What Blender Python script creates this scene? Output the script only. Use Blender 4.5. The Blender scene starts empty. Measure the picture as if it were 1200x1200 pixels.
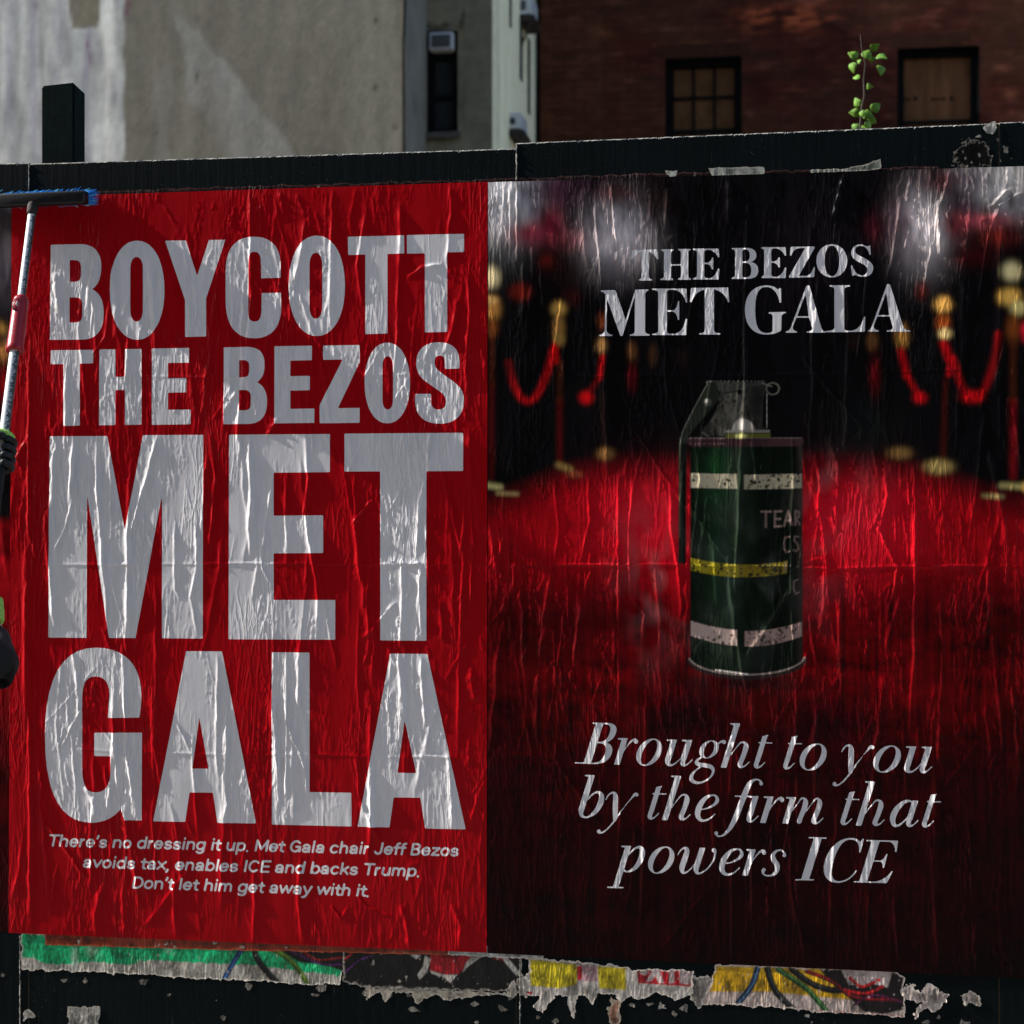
import bpy, bmesh, math, random, re
import numpy as np
from mathutils import Vector, Matrix

# ------------------------------------------------------------------ camera, world, sun, exposure
scene = bpy.context.scene
COL = scene.collection
RES = 1200.0
FPX = 1920.0            # focal length in photo pixels
YAW = math.radians(8.8)
HOR = 577.0             # horizon row in the photo
CAMZ = 1.6
T0 = 4.03
SA, CA = math.sin(YAW), math.cos(YAW)
CX, CD = T0 * SA, T0 * CA

cam_data = bpy.data.cameras.new('camera')
cam = bpy.data.objects.new('camera', cam_data)
COL.objects.link(cam)
cam.location = (CX, -CD, CAMZ)
cam.rotation_euler = (math.radians(90), 0, YAW)
cam_data.sensor_width = 36
cam_data.lens = FPX / RES * 36
cam_data.shift_y = -(600 - HOR) / RES
cam_data.clip_start = 0.05
cam_data.clip_end = 600
cam_data.dof.use_dof = True
cam_data.dof.focus_distance = 4.02
cam_data.dof.aperture_fstop = 4.0
scene.camera = cam

SUN_DIR = Vector((-0.78, -0.045, 0.52)).normalized()    # towards the sun: raking across the fence from upper left
world = bpy.data.worlds.new('World')
scene.world = world
world.use_nodes = True
wn = world.node_tree.nodes
wl = world.node_tree.links
for n in list(wn):
    wn.remove(n)
wo = wn.new('ShaderNodeOutputWorld')
wb = wn.new('ShaderNodeBackground')
ws = wn.new('ShaderNodeTexSky')
ws.sky_type = 'NISHITA'
ws.sun_disc = False
ws.sun_elevation = math.asin(SUN_DIR.z)
ws.sun_rotation = math.atan2(SUN_DIR.x, SUN_DIR.y)
wb.inputs['Strength'].default_value = 0.12
wl.new(ws.outputs[0], wb.inputs[0])
wl.new(wb.outputs[0], wo.inputs[0])

sd = bpy.data.lights.new('sun', 'SUN')
sd.energy = 5.0
sd.angle = math.radians(0.6)
sd.color = (1.0, 0.96, 0.91)
sun = bpy.data.objects.new('sun', sd)
COL.objects.link(sun)
sun.rotation_euler = SUN_DIR.to_track_quat('Z', 'Y').to_euler()
sun.location = (-6, -3, 8)

scene.view_settings.view_transform = 'Standard'
scene.view_settings.look = 'None'
scene.view_settings.gamma = 1
scene.view_settings.exposure = 0.85
scene.view_settings.use_curve_mapping = False

random.seed(4)
RNG = np.random.default_rng(11)

# ------------------------------------------------------------------ mapping helpers
def W(px, py, Y=0.0):
    """point on the plane y=Y that the photo shows at (px, py)"""
    u = (px - 600) / FPX
    t = (Y + CD) / (CA + u * SA)
    return Vector((CX + t * (-SA + u * CA), Y, CAMZ + t * (HOR - py) / FPX))

def Wn(px, py, Y=0.0):
    u = (np.asarray(px, float) - 600) / FPX
    t = (Y + CD) / (CA + u * SA)
    return CX + t * (-SA + u * CA), CAMZ + t * (HOR - np.asarray(py, float)) / FPX

def to_px(X, Z, Y=0.0):
    dx = X - CX; dy = Y + CD
    dep = -SA * dx + CA * dy
    lat = CA * dx + SA * dy
    return 600 + FPX * lat / dep, HOR - FPX * (Z - CAMZ) / dep

def lin(c):
    c = np.asarray(c, float) / 255.0
    return np.where(c <= 0.04045, c / 12.92, ((c + 0.055) / 1.055) ** 2.4)

# ------------------------------------------------------------------ object helpers
def tag(o, label=None, cat=None, group=None, kind=None):
    if label: o['label'] = label
    if cat: o['category'] = cat
    if group: o['group'] = group
    if kind: o['kind'] = kind
    return o

def empty(name, loc, **k):
    o = bpy.data.objects.new(name, None)
    o.empty_display_size = 0.05
    o.location = loc
    COL.objects.link(o)
    return tag(o, **k)

def link_mesh(name, me, mats=(), parent=None, smooth=False, **k):
    if not isinstance(mats, (list, tuple)): mats = [mats]
    for m in mats: me.materials.append(m)
    if smooth: me.polygons.foreach_set('use_smooth', [True] * len(me.polygons))
    o = bpy.data.objects.new(name, me)
    COL.objects.link(o)
    if parent:
        o.parent = parent
        # geometry is given in world space: cancel the parents' offsets
        off = Vector((0, 0, 0)); p = parent
        while p: off += p.location; p = p.parent
        o.location = -off
    return tag(o, **k)

def bobj(name, bm, mats=(), parent=None, smooth=False, **k):
    me = bpy.data.meshes.new(name)
    bm.to_mesh(me); bm.free()
    return link_mesh(name, me, mats, parent, smooth, **k)

def box(bm, x0, x1, y0, y1, z0, z1, bevel=0.0, mat=0):
    r = bmesh.ops.create_cube(bm, size=1)
    vs = r['verts']
    for v in vs:
        v.co = Vector((x0 + (v.co.x + .5) * (x1 - x0), y0 + (v.co.y + .5) * (y1 - y0), z0 + (v.co.z + .5) * (z1 - z0)))
    fs = list({f for v in vs for f in v.link_faces})
    for f in fs: f.material_index = mat
    if bevel > 0:
        es = list({e for v in vs for e in v.link_edges})
        bmesh.ops.bevel(bm, geom=es, offset=bevel, segments=2, affect='EDGES', profile=0.6)
    return vs

def tube(bm, pts, radii, seg=14, cap=True, mat=0):
    """tube along world points with a radius at each"""
    rings = []
    n = len(pts)
    up = Vector((0.3, 1, 0.1)).normalized()
    for i, p in enumerate(pts):
        a = pts[max(0, i - 1)]; b = pts[min(n - 1, i + 1)]
        d = (Vector(b) - Vector(a)).normalized()
        s = d.cross(up)
        if s.length < 1e-3: s = d.cross(Vector((0, 0, 1)))
        s.normalize(); w = d.cross(s)
        r = radii[i] if hasattr(radii, '__len__') else radii
        rings.append([bm.verts.new(Vector(p) + s * (r * math.cos(q)) + w * (r * math.sin(q)))
                      for q in [2 * math.pi * k / seg for k in range(seg)]])
    for i in range(n - 1):
        for k in range(seg):
            f = bm.faces.new((rings[i][k], rings[i][(k + 1) % seg], rings[i + 1][(k + 1) % seg], rings[i + 1][k]))
            f.material_index = mat
    if cap:
        for r_ in (rings[0][::-1], rings[-1]):
            f = bm.faces.new(r_); f.material_index = mat
    return rings

# ------------------------------------------------------------------ material helpers
class NT:
    def __init__(s, name):
        s.m = bpy.data.materials.new(name)
        s.m.use_nodes = True
        s.n = s.m.node_tree.nodes; s.l = s.m.node_tree.links
        s.b = s.n['Principled BSDF']
    def new(s, t, **k):
        x = s.n.new(t)
        for a, b in k.items(): setattr(x, a, b)
        return x
    def link(s, a, b): s.l.new(a, b)
    def set(s, **k):
        for a, v in k.items():
            s.b.inputs[a.replace('_', ' ')].default_value = v
    def coords(s, scale=(1, 1, 1)):
        tc = s.new('ShaderNodeTexCoord'); mp = s.new('ShaderNodeMapping')
        mp.inputs['Scale'].default_value = scale
        s.link(tc.outputs['Object'], mp.inputs['Vector'])
        return mp.outputs[0]
    def noise(s, vec, scale, detail=5, rough=0.6, dist=0.0):
        x = s.new('ShaderNodeTexNoise')
        x.inputs['Scale'].default_value = scale; x.inputs['Detail'].default_value = detail
        x.inputs['Roughness'].default_value = rough; x.inputs['Distortion'].default_value = dist
        s.link(vec, x.inputs['Vector'])
        return x.outputs['Fac']
    def ramp(s, fac, stops):
        x = s.new('ShaderNodeValToRGB')
        e = x.color_ramp.elements
        while len(e) < len(stops): e.new(0.5)
        for el, (p, c) in zip(e, stops):
            el.position = p; el.color = (c[0], c[1], c[2], 1) if hasattr(c, '__len__') else (c, c, c, 1)
        s.link(fac, x.inputs[0])
        return x.outputs[0]
    def mix(s, fac, a, b, mode='MIX'):
        x = s.new('ShaderNodeMix', data_type='RGBA', blend_type=mode)
        if hasattr(fac, 'is_output'): s.link(fac, x.inputs[0])
        else: x.inputs[0].default_value = fac
        for i, v in ((6, a), (7, b)):
            if hasattr(v, 'is_output'): s.link(v, x.inputs[i])
            else: x.inputs[i].default_value = (v[0], v[1], v[2], 1)
        return x.outputs[2]
    def bump(s, h, strength, dist=0.002, prev=None):
        x = s.new('ShaderNodeBump')
        x.inputs['Strength'].default_value = strength; x.inputs['Distance'].default_value = dist
        s.link(h, x.inputs['Height'])
        if prev: s.link(prev, x.inputs['Normal'])
        s.link(x.outputs[0], s.b.inputs['Normal'])
        return x.outputs[0]
    def base(s, v):
        if hasattr(v, 'is_output'): s.link(v, s.b.inputs['Base Color'])
        else: s.b.inputs['Base Color'].default_value = (v[0], v[1], v[2], 1)

def simple(name, col, rough=0.6, var=0.25, scale=20, bump=0.3, bdist=0.002, spec=0.4, metal=0.0, stretch=(1, 1, 1)):
    t = NT(name)
    v = t.coords(stretch)
    n = t.noise(v, scale, 6, 0.65)
    dark = [c * (1 - var) for c in col]; lite = [min(1, c * (1 + var)) for c in col]
    t.base(t.ramp(n, [(0.3, dark), (0.7, lite)]))
    t.set(Roughness=rough, Metallic=metal)
    t.b.inputs['Specular IOR Level'].default_value = spec
    if bump: t.bump(t.noise(v, scale * 3, 5, 0.6), bump, bdist)
    return t.m

def paper_mat(name, attr=None, col=None, spec=0.08, speck=0.5):
    t = NT(name)
    v = t.coords((1, 1, 0.16))
    v2 = t.coords((1, 1, 1))
    if attr:
        a = t.new('ShaderNodeAttribute'); a.attribute_name = attr; c = a.outputs['Color']
    else:
        c = t.mix(0.0, col, col)
    # faint ink wear along the paper's grain, and dried white paste flecks
    wear = t.ramp(t.noise(v, 60, 6, 0.7), [(0.35, 0.86), (0.65, 1.0)])
    c = t.mix(1.0, c, wear, 'MULTIPLY')
    fl = t.ramp(t.noise(v2, 420, 2, 0.5), [(0.765, 0.0), (0.79, 1.0)])
    patch = t.ramp(t.noise(v2, 3.2, 3, 0.5), [(0.5, 0.0), (0.7, 1.0)])
    m = t.new('ShaderNodeMath', operation='MULTIPLY'); m.use_clamp = True
    t.link(fl, m.inputs[0]); t.link(patch, m.inputs[1])
    m2 = t.new('ShaderNodeMath', operation='MULTIPLY'); m2.inputs[1].default_value = speck
    t.link(m.outputs[0], m2.inputs[0])
    c = t.mix(m2.outputs[0], c, (0.6, 0.6, 0.6))
    t.base(c)
    r = t.ramp(t.noise(v, 14, 5, 0.6), [(0.3, 0.26), (0.7, 0.42)])
    t.link(r, t.b.inputs['Roughness'])
    t.b.inputs['Specular IOR Level'].default_value = spec
    # one summed relief: grain, speckle and two sizes of crisp crinkle in patches (heights in metres)
    def scaled(sock, k, prev=None):
        m_ = t.new('ShaderNodeMath', operation='MULTIPLY_ADD'); t.link(sock, m_.inputs[0]); m_.inputs[1].default_value = k
        if prev is not None: t.link(prev, m_.inputs[2])
        else: m_.inputs[2].default_value = 0.0
        return m_.outputs[0]
    h = scaled(t.noise(v, 190, 3, 0.6), 0.00012)
    h = scaled(t.noise(v2, 700, 0, 0.5), 0.00004, h)
    msk = t.noise(t.coords((1, 1, .45)), 5.5, 3, .6)
    wn_ = t.new('ShaderNodeTexNoise'); wn_.inputs['Scale'].default_value = 26; wn_.inputs['Detail'].default_value = 2
    mp = t.coords((1, 1, .18)); t.link(mp, wn_.inputs['Vector'])
    for sc, thr, ht in ((48, (.46, .60), .0011), (112, (.50, .60), .00055)):
        ad = t.new('ShaderNodeVectorMath', operation='MULTIPLY_ADD'); t.link(wn_.outputs['Color'], ad.inputs[0]); ad.inputs[1].default_value = (1.5 / sc,) * 3; t.link(mp, ad.inputs[2])
        vo = t.new('ShaderNodeTexVoronoi', feature='DISTANCE_TO_EDGE'); vo.inputs['Scale'].default_value = sc; t.link(ad.outputs[0], vo.inputs['Vector'])
        rid = t.ramp(vo.outputs['Distance'], [(0.0, 1.0), (0.15, 0.0)])
        mu = t.new('ShaderNodeMath', operation='MULTIPLY'); t.link(rid, mu.inputs[0]); t.link(t.ramp(msk, [(thr[0], 0.0), (thr[1], 1.0)]), mu.inputs[1])
        h = scaled(mu.outputs[0], ht, h)
    t.bump(h, 1.0, 1.0)
    return t.m

# ------------------------------------------------------------------ shapes (photo-pixel outlines of the print)
def bez(p0, p1, p2, p3, n=10):
    t = np.linspace(0, 1, n + 1)[1:, None]
    p0, p1, p2, p3 = map(np.array, (p0, p1, p2, p3))
    return ((1 - t) ** 3 * p0 + 3 * (1 - t) ** 2 * t * p1 + 3 * (1 - t) * t ** 2 * p2 + t ** 3 * p3).tolist()

def path(s):
    """'M x y L x y .. C x1 y1 x2 y2 x y Q x1 y1 x y' -> list of contours"""
    tok = re.findall(r'[MLCQ]|-?[0-9]*\.?[0-9]+(?:e-?[0-9]+)?', s); out = []; cur = None; i = 0; cmd = None
    def num(k):
        nonlocal i
        r = [float(q) for q in tok[i:i + k]]; i += k; return r
    while i < len(tok):
        if tok[i].isalpha(): cmd = tok[i]; i += 1
        if cmd == 'M': cur = [num(2)]; out.append(cur); cmd = 'L'
        elif cmd == 'L': cur.append(num(2))
        elif cmd == 'C':
            a = num(6); cur.extend(bez(cur[-1], a[:2], a[2:4], a[4:]))
        elif cmd == 'Q':
            a = num(4); p = cur[-1]
            cur.extend(bez(p, [p[0] + (a[0] - p[0]) * 2 / 3, p[1] + (a[1] - p[1]) * 2 / 3],
                       [a[2] + (a[0] - a[2]) * 2 / 3, a[3] + (a[1] - a[3]) * 2 / 3], a[2:]))
    return [np.array(c) for c in out]

def ring(x0, x1, y0, y1, k=0.62):
    """superelliptic round contour in a box"""
    cx, cy = (x0 + x1) / 2, (y0 + y1) / 2; rx, ry = (x1 - x0) / 2, (y1 - y0) / 2
    p = [cx - rx, cy]; o = [p]
    o += bez(p, [cx - rx, cy - ry * k], [cx - rx * k, cy - ry], [cx, cy - ry])
    o += bez([cx, cy - ry], [cx + rx * k, cy - ry], [cx + rx, cy - ry * k], [cx + rx, cy])
    o += bez([cx + rx, cy], [cx + rx, cy + ry * k], [cx + rx * k, cy + ry], [cx, cy + ry])
    o += bez([cx, cy + ry], [cx - rx * k, cy + ry], [cx - rx, cy + ry * k], p)
    return np.array(o[:-1])

def pill(x0, x1, y0, y1, k=0.6):
    """tall round-ended contour: straight sides, round ends"""
    cx = (x0 + x1) / 2; r = (x1 - x0) / 2; h = min(r * 1.9, (y1 - y0) / 2)
    o = [[x0, y1 - h], [x0, y0 + h]]
    o += bez([x0, y0 + h], [x0, y0 + h * (1 - k)], [cx - r * k, y0], [cx, y0])
    o += bez([cx, y0], [cx + r * k, y0], [x1, y0 + h * (1 - k)], [x1, y0 + h])
    o += [[x1, y1 - h]]
    o += bez([x1, y1 - h], [x1, y1 - h * (1 - k)], [cx + r * k, y1], [cx, y1])
    o += bez([cx, y1], [cx - r * k, y1], [x0, y1 - h * (1 - k)], [x0, y1 - h])
    return np.array(o)

class Grid:
    """A sheet on the plane y=Y between four photo-pixel corners, as an index grid."""
    def __init__(s, tl, tr, bl, br, step, Y):
        s.Y = Y
        c = [Wn(*p, Y) for p in (tl, tr, bl, br)]
        s.c = [np.array(q) for q in c]
        s.nx = int(max(tr[0] - tl[0], br[0] - bl[0]) / step) + 1
        s.ny = int(max(bl[1] - tl[1], br[1] - tr[1]) / step) + 1
        u = np.linspace(0, 1, s.nx)[None, :]; v = np.linspace(0, 1, s.ny)[:, None]
        f = lambda k: (1 - u) * (1 - v) * s.c[0][k] + u * (1 - v) * s.c[1][k] + (1 - u) * v * s.c[2][k] + u * v * s.c[3][k]
        s.X, s.Z = f(0), f(1)
        s.px, s.py = to_px(s.X, s.Z, Y)
        s.F = np.full((s.ny, s.nx), -50.0)
        s.C = None
        s.H = np.zeros((s.ny, s.nx))
    def idx(s, px, py):
        X, Z = Wn(px, py, s.Y)
        a, b, c, d = s.c
        u = np.full_like(X, 0.5); v = np.full_like(X, 0.5)
        for _ in range(6):
            fx = (1 - u) * (1 - v) * a[0] + u * (1 - v) * b[0] + (1 - u) * v * c[0] + u * v * d[0] - X
            fz = (1 - u) * (1 - v) * a[1] + u * (1 - v) * b[1] + (1 - u) * v * c[1] + u * v * d[1] - Z
            xu = (1 - v) * (b[0] - a[0]) + v * (d[0] - c[0]); xv = (1 - u) * (c[0] - a[0]) + u * (d[0] - b[0])
            zu = (1 - v) * (b[1] - a[1]) + v * (d[1] - c[1]); zv = (1 - u) * (c[1] - a[1]) + u * (d[1] - b[1])
            det = xu * zv - xv * zu
            u = u - (fx * zv - xv * fz) / det; v = v - (xu * fz - fx * zu) / det
        return u * (s.nx - 1), v * (s.ny - 1)
    def window(s, I, J, m):
        i0 = max(0, int(np.floor(I.min() - m))); i1 = min(s.nx, int(np.ceil(I.max() + m)) + 1)
        j0 = max(0, int(np.floor(J.min() - m))); j1 = min(s.ny, int(np.ceil(J.max() + m)) + 1)
        return i0, i1, j0, j1
    def poly_sd(s, contours, m=3.0):
        """signed distance (positive inside, index units) to even-odd contours"""
        cs = [np.stack(s.idx(c[:, 0], c[:, 1]), 1) for c in contours]
        A = np.concatenate(cs)
        i0, i1, j0, j1 = s.window(A[:, 0], A[:, 1], m)
        if i1 - i0 < 1 or j1 - j0 < 1: return None
        D = np.full((j1 - j0, i1 - i0), 1e3); ins = np.zeros(D.shape, bool)
        gj = np.arange(j0, j1); gi = np.arange(i0, i1)
        for c in cs:
            P = c; Q = np.roll(c, -1, 0)
            for (ax, ay), (bx, by) in zip(P, Q):
                a0 = max(i0, int(min(ax, bx) - m)); a1 = min(i1, int(max(ax, bx) + m) + 2)
                b0 = max(j0, int(min(ay, by) - m)); b1 = min(j1, int(max(ay, by) + m) + 2)
                if a1 > a0 and b1 > b0:
                    x = np.arange(a0, a1)[None, :]; y = np.arange(b0, b1)[:, None]
                    dx, dy = bx - ax, by - ay; L = dx * dx + dy * dy + 1e-12
                    t = np.clip(((x - ax) * dx + (y - ay) * dy) / L, 0, 1)
                    d = np.hypot(x - ax - t * dx, y - ay - t * dy)
                    sl = D[b0 - j0:b1 - j0, a0 - i0:a1 - i0]
                    np.minimum(sl, d, out=sl)
                if ay != by:
                    lo, hi = (ay, by) if ay < by else (by, ay)
                    r0 = max(j0, int(math.ceil(lo))); r1 = min(j1, int(math.ceil(hi)))
                    if r1 > r0:
                        rr = np.arange(r0, r1); xs = ax + (rr - ay) * (bx - ax) / (by - ay)
                        ins[r0 - j0:r1 - j0] ^= (gi[None, :] > xs[:, None])
        return (i0, i1, j0, j1), np.where(ins, D, -D)
    def ink(s, contours, grow=0.0):
        r = s.poly_sd(contours)
        if r is None: return
        (i0, i1, j0, j1), d = r
        sl = s.F[j0:j1, i0:i1]; np.maximum(sl, d + grow, out=sl)
    def stroke_sd(s, P, m=3.0):
        """P: (n,3) px points with full width; dense circles"""
        I, J = s.idx(P[:, 0], P[:, 1])
        k = (s.nx - 1) / abs(s.c[1][0] - s.c[0][0]) * 0.0021
        R = P[:, 2] / 2 * (s.nx - 1) / (s.px[s.ny // 2, -1] - s.px[s.ny // 2, 0])
        mm = m + R.max()
        i0, i1, j0, j1 = s.window(I, J, mm)
        D = np.full((j1 - j0, i1 - i0), -1e3)
        for x, y, r in zip(I, J, R):
            a0 = max(i0, int(x - r - m)); a1 = min(i1, int(x + r + m) + 2)
            b0 = max(j0, int(y - r - m)); b1 = min(j1, int(y + r + m) + 2)
            if a1 <= a0 or b1 <= b0: continue
            d = r - np.hypot(np.arange(a0, a1)[None, :] - x, np.arange(b0, b1)[:, None] - y)
            sl = D[b0 - j0:b1 - j0, a0 - i0:a1 - i0]; np.maximum(sl, d, out=sl)
        return (i0, i1, j0, j1), D
    def ink_stroke(s, P):
        (i0, i1, j0, j1), d = s.stroke_sd(P)
        sl = s.F[j0:j1, i0:i1]; np.maximum(sl, d, out=sl)
    def paint(s, contours, col, alpha=1.0, soft=1.0):
        r = s.poly_sd([np.asarray(c, float) for c in contours], 3 + soft)
        if r is None: return
        (i0, i1, j0, j1), d = r
        a = np.clip(d / soft + 0.5, 0, 1)
        if callable(alpha): a = a * alpha(s.px[j0:j1, i0:i1], s.py[j0:j1, i0:i1])
        else: a = a * alpha
        cc = col(s.px[j0:j1, i0:i1], s.py[j0:j1, i0:i1]) if callable(col) else np.asarray(col)[None, None]
        s.C[j0:j1, i0:i1] = s.C[j0:j1, i0:i1] * (1 - a[..., None]) + cc * a[..., None]
    def paint_stroke(s, P, col, alpha=1.0, soft=1.0):
        (i0, i1, j0, j1), d = s.stroke_sd(P, 3 + soft)
        a = np.clip(d / soft + 0.5, 0, 1) ** 1.3 * alpha
        s.C[j0:j1, i0:i1] = s.C[j0:j1, i0:i1] * (1 - a[..., None]) + np.asarray(col)[None, None] * a[..., None]
    def build(s, name, mats, lift=0.0022, parent=None, cut=False, **k):
        nx, ny = s.nx, s.ny
        Yp = s.Y - lift - s.H
        V = np.stack([s.X, Yp, s.Z], -1).reshape(-1, 3)
        C = s.C.reshape(-1, 3) if s.C is not None else None
        F = s.F; ins = F > 0
        gid = np.arange(nx * ny).reshape(ny, nx)
        eh = np.full((ny, nx - 1), -1); ev = np.full((ny - 1, nx), -1)
        nv = nx * ny; extraV = []; extraC = []
        for kind in (0, 1):
            if kind == 0: m = ins[:, :-1] != ins[:, 1:]; a = gid[:, :-1][m]; b = gid[:, 1:][m]
            else: m = ins[:-1] != ins[1:]; a = gid[:-1][m]; b = gid[1:][m]
            fa = F.reshape(-1)[a]; fb = F.reshape(-1)[b]
            t = np.clip(fa / (fa - fb), 0.04, 0.96)[:, None]
            extraV.append(V[a] * (1 - t) + V[b] * t)
            if C is not None: extraC.append(C[a] * (1 - t) + C[b] * t)
            (eh if kind == 0 else ev)[m] = nv + np.arange(len(a)); nv += len(a)
        V = np.concatenate([V] + extraV)
        if C is not None: C = np.concatenate([C] + extraC)
        # corners: 0=(i,j) 1=(i+1,j) 2=(i+1,j+1) 3=(i,j+1); seen from the front j runs down
        toks = [gid[:-1, :-1], gid[:-1, 1:], gid[1:, 1:], gid[1:, :-1], eh[:-1], ev[:, 1:], eh[1:], ev[:, :-1]]
        case = ins[:-1, :-1] * 1 + ins[:-1, 1:] * 2 + ins[1:, 1:] * 4 + ins[1:, :-1] * 8
        loops, sizes, mi = [], [], []
        for c in range(16):
            m = case == c
            if not m.any(): continue
            bits = [(c >> q) & 1 for q in range(4)]
            polys = []
            if c in (0, 15): polys.append(([0, 1, 2, 3], c == 15))
            elif c in (5, 10):
                polys.append(([q2 for q in range(4) for q2 in (([q] if bits[q] else []) + [q + 4])], True))
                for q in range(4):
                    if not bits[q]: polys.append(([(q + 3) % 4 + 4, q, q + 4], False))
            else:
                for want in (1, 0):
                    p = []
                    for q in range(4):
                        if bits[q] == want: p.append(q)
                        if bits[q] != bits[(q + 1) % 4]: p.append(q + 4)
                    polys.append((p, bool(want)))
            for p, inside in polys:
                if cut and not inside: continue
                arr = np.stack([toks[q][m] for q in p], 1)[:, ::-1]
                loops.append(arr.reshape(-1)); sizes.append(np.full(len(arr), len(p))); mi.append(np.full(len(arr), 1 if inside else 0))
        L = np.concatenate(loops); S = np.concatenate(sizes); M = np.concatenate(mi)
        me = bpy.data.meshes.new(name)
        if cut:
            used = np.unique(L); rm = np.zeros(len(V), int); rm[used] = np.arange(len(used)); L = rm[L]; V = V[used]; C = C[used] if C is not None else None; M = M * 0
        me.vertices.add(len(V)); me.vertices.foreach_set('co', V.astype(np.float32).reshape(-1))
        me.loops.add(len(L)); me.loops.foreach_set('vertex_index', L.astype(np.int32))
        me.polygons.add(len(S)); me.polygons.foreach_set('loop_start', np.concatenate([[0], np.cumsum(S)[:-1]]).astype(np.int32))
        if len(mats) > 1: me.polygons.foreach_set('material_index', M.astype(np.int32))
        me.polygons.foreach_set('use_smooth', np.ones(len(S), bool))
        if C is not None:
            at = me.color_attributes.new('print', 'FLOAT_COLOR', 'POINT')
            at.data.foreach_set('color', np.concatenate([C, np.ones((len(C), 1))], 1).astype(np.float32).reshape(-1))
        me.update(calc_edges=True); me.validate()
        return link_mesh(name, me, mats, parent, **k)

# ------------------------------------------------------------------ relief of pasted paper
def fnoise(ny, nx, sy, sx, seed, order=2.0):
    """band-limited noise with feature sizes sx, sy (grid cells), roughly -1..1"""
    r = np.random.default_rng(seed).standard_normal((ny, nx))
    fy = np.fft.fftfreq(ny)[:, None] * sy; fx = np.fft.rfftfreq(nx)[None, :] * sx
    k = np.sqrt(fx ** 2 + fy ** 2)
    f = np.exp(-(k - 1) ** 2 / 0.5) if order == 0 else 1 / (1 + k ** 2) ** order
    o = np.fft.irfft2(np.fft.rfft2(r) * f, s=(ny, nx))
    return (o - o.mean()) / (o.std() * 2.2)

def stamp_ridge(G, P, amp, w, side=1.0, sharp=1.0):
    """a crease following px points P; mostly vertical ones are stamped row by row, flat ones column by column"""
    I, J = G.idx(np.array([p[0] for p in P], float), np.array([p[1] for p in P], float))
    H = G.H
    tr = abs(I[-1] - I[0]) > abs(J[-1] - J[0])
    if tr: I, J = J, I; H = H.T
    if J[0] > J[-1]: I, J = I[::-1], J[::-1]
    j0, j1 = max(0, int(J[0])), min(H.shape[0] - 1, int(J[-1]))
    if j1 - j0 < 3: return
    rows = np.arange(j0, j1)
    c = np.interp(rows, J, I)
    wob = np.cumsum(RNG.standard_normal(len(rows))) * 0.10
    wob -= np.linspace(wob[0], wob[-1], len(rows)); c = c + wob
    t = (rows - j0) / max(1, (j1 - j0))
    env = np.clip(np.minimum(t, 1 - t) * 5, 0, 1) ** 0.8 * (0.75 + 0.25 * np.sin(t * 19 + RNG.random() * 6))
    hw = int(w * 5) + 4
    off = np.arange(-hw, hw + 1)
    base = np.round(c).astype(int)
    cols = base[:, None] + off[None, :]
    d = cols - c[:, None]
    wl_, wr_ = (w, w * 1.8) if side > 0 else (w * 1.8, w)
    prof = np.where(d < 0, np.exp(-np.abs(d / wl_) ** 1.5), np.exp(-np.abs(d / wr_) ** 1.5))
    ok = (cols >= 0) & (cols < H.shape[1])
    cc = np.clip(cols, 0, H.shape[1] - 1)
    val = amp * env[:, None] * prof * ok
    rr = np.repeat(rows[:, None], cols.shape[1], 1)
    np.add.at(H, (rr, cc), val)

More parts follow.
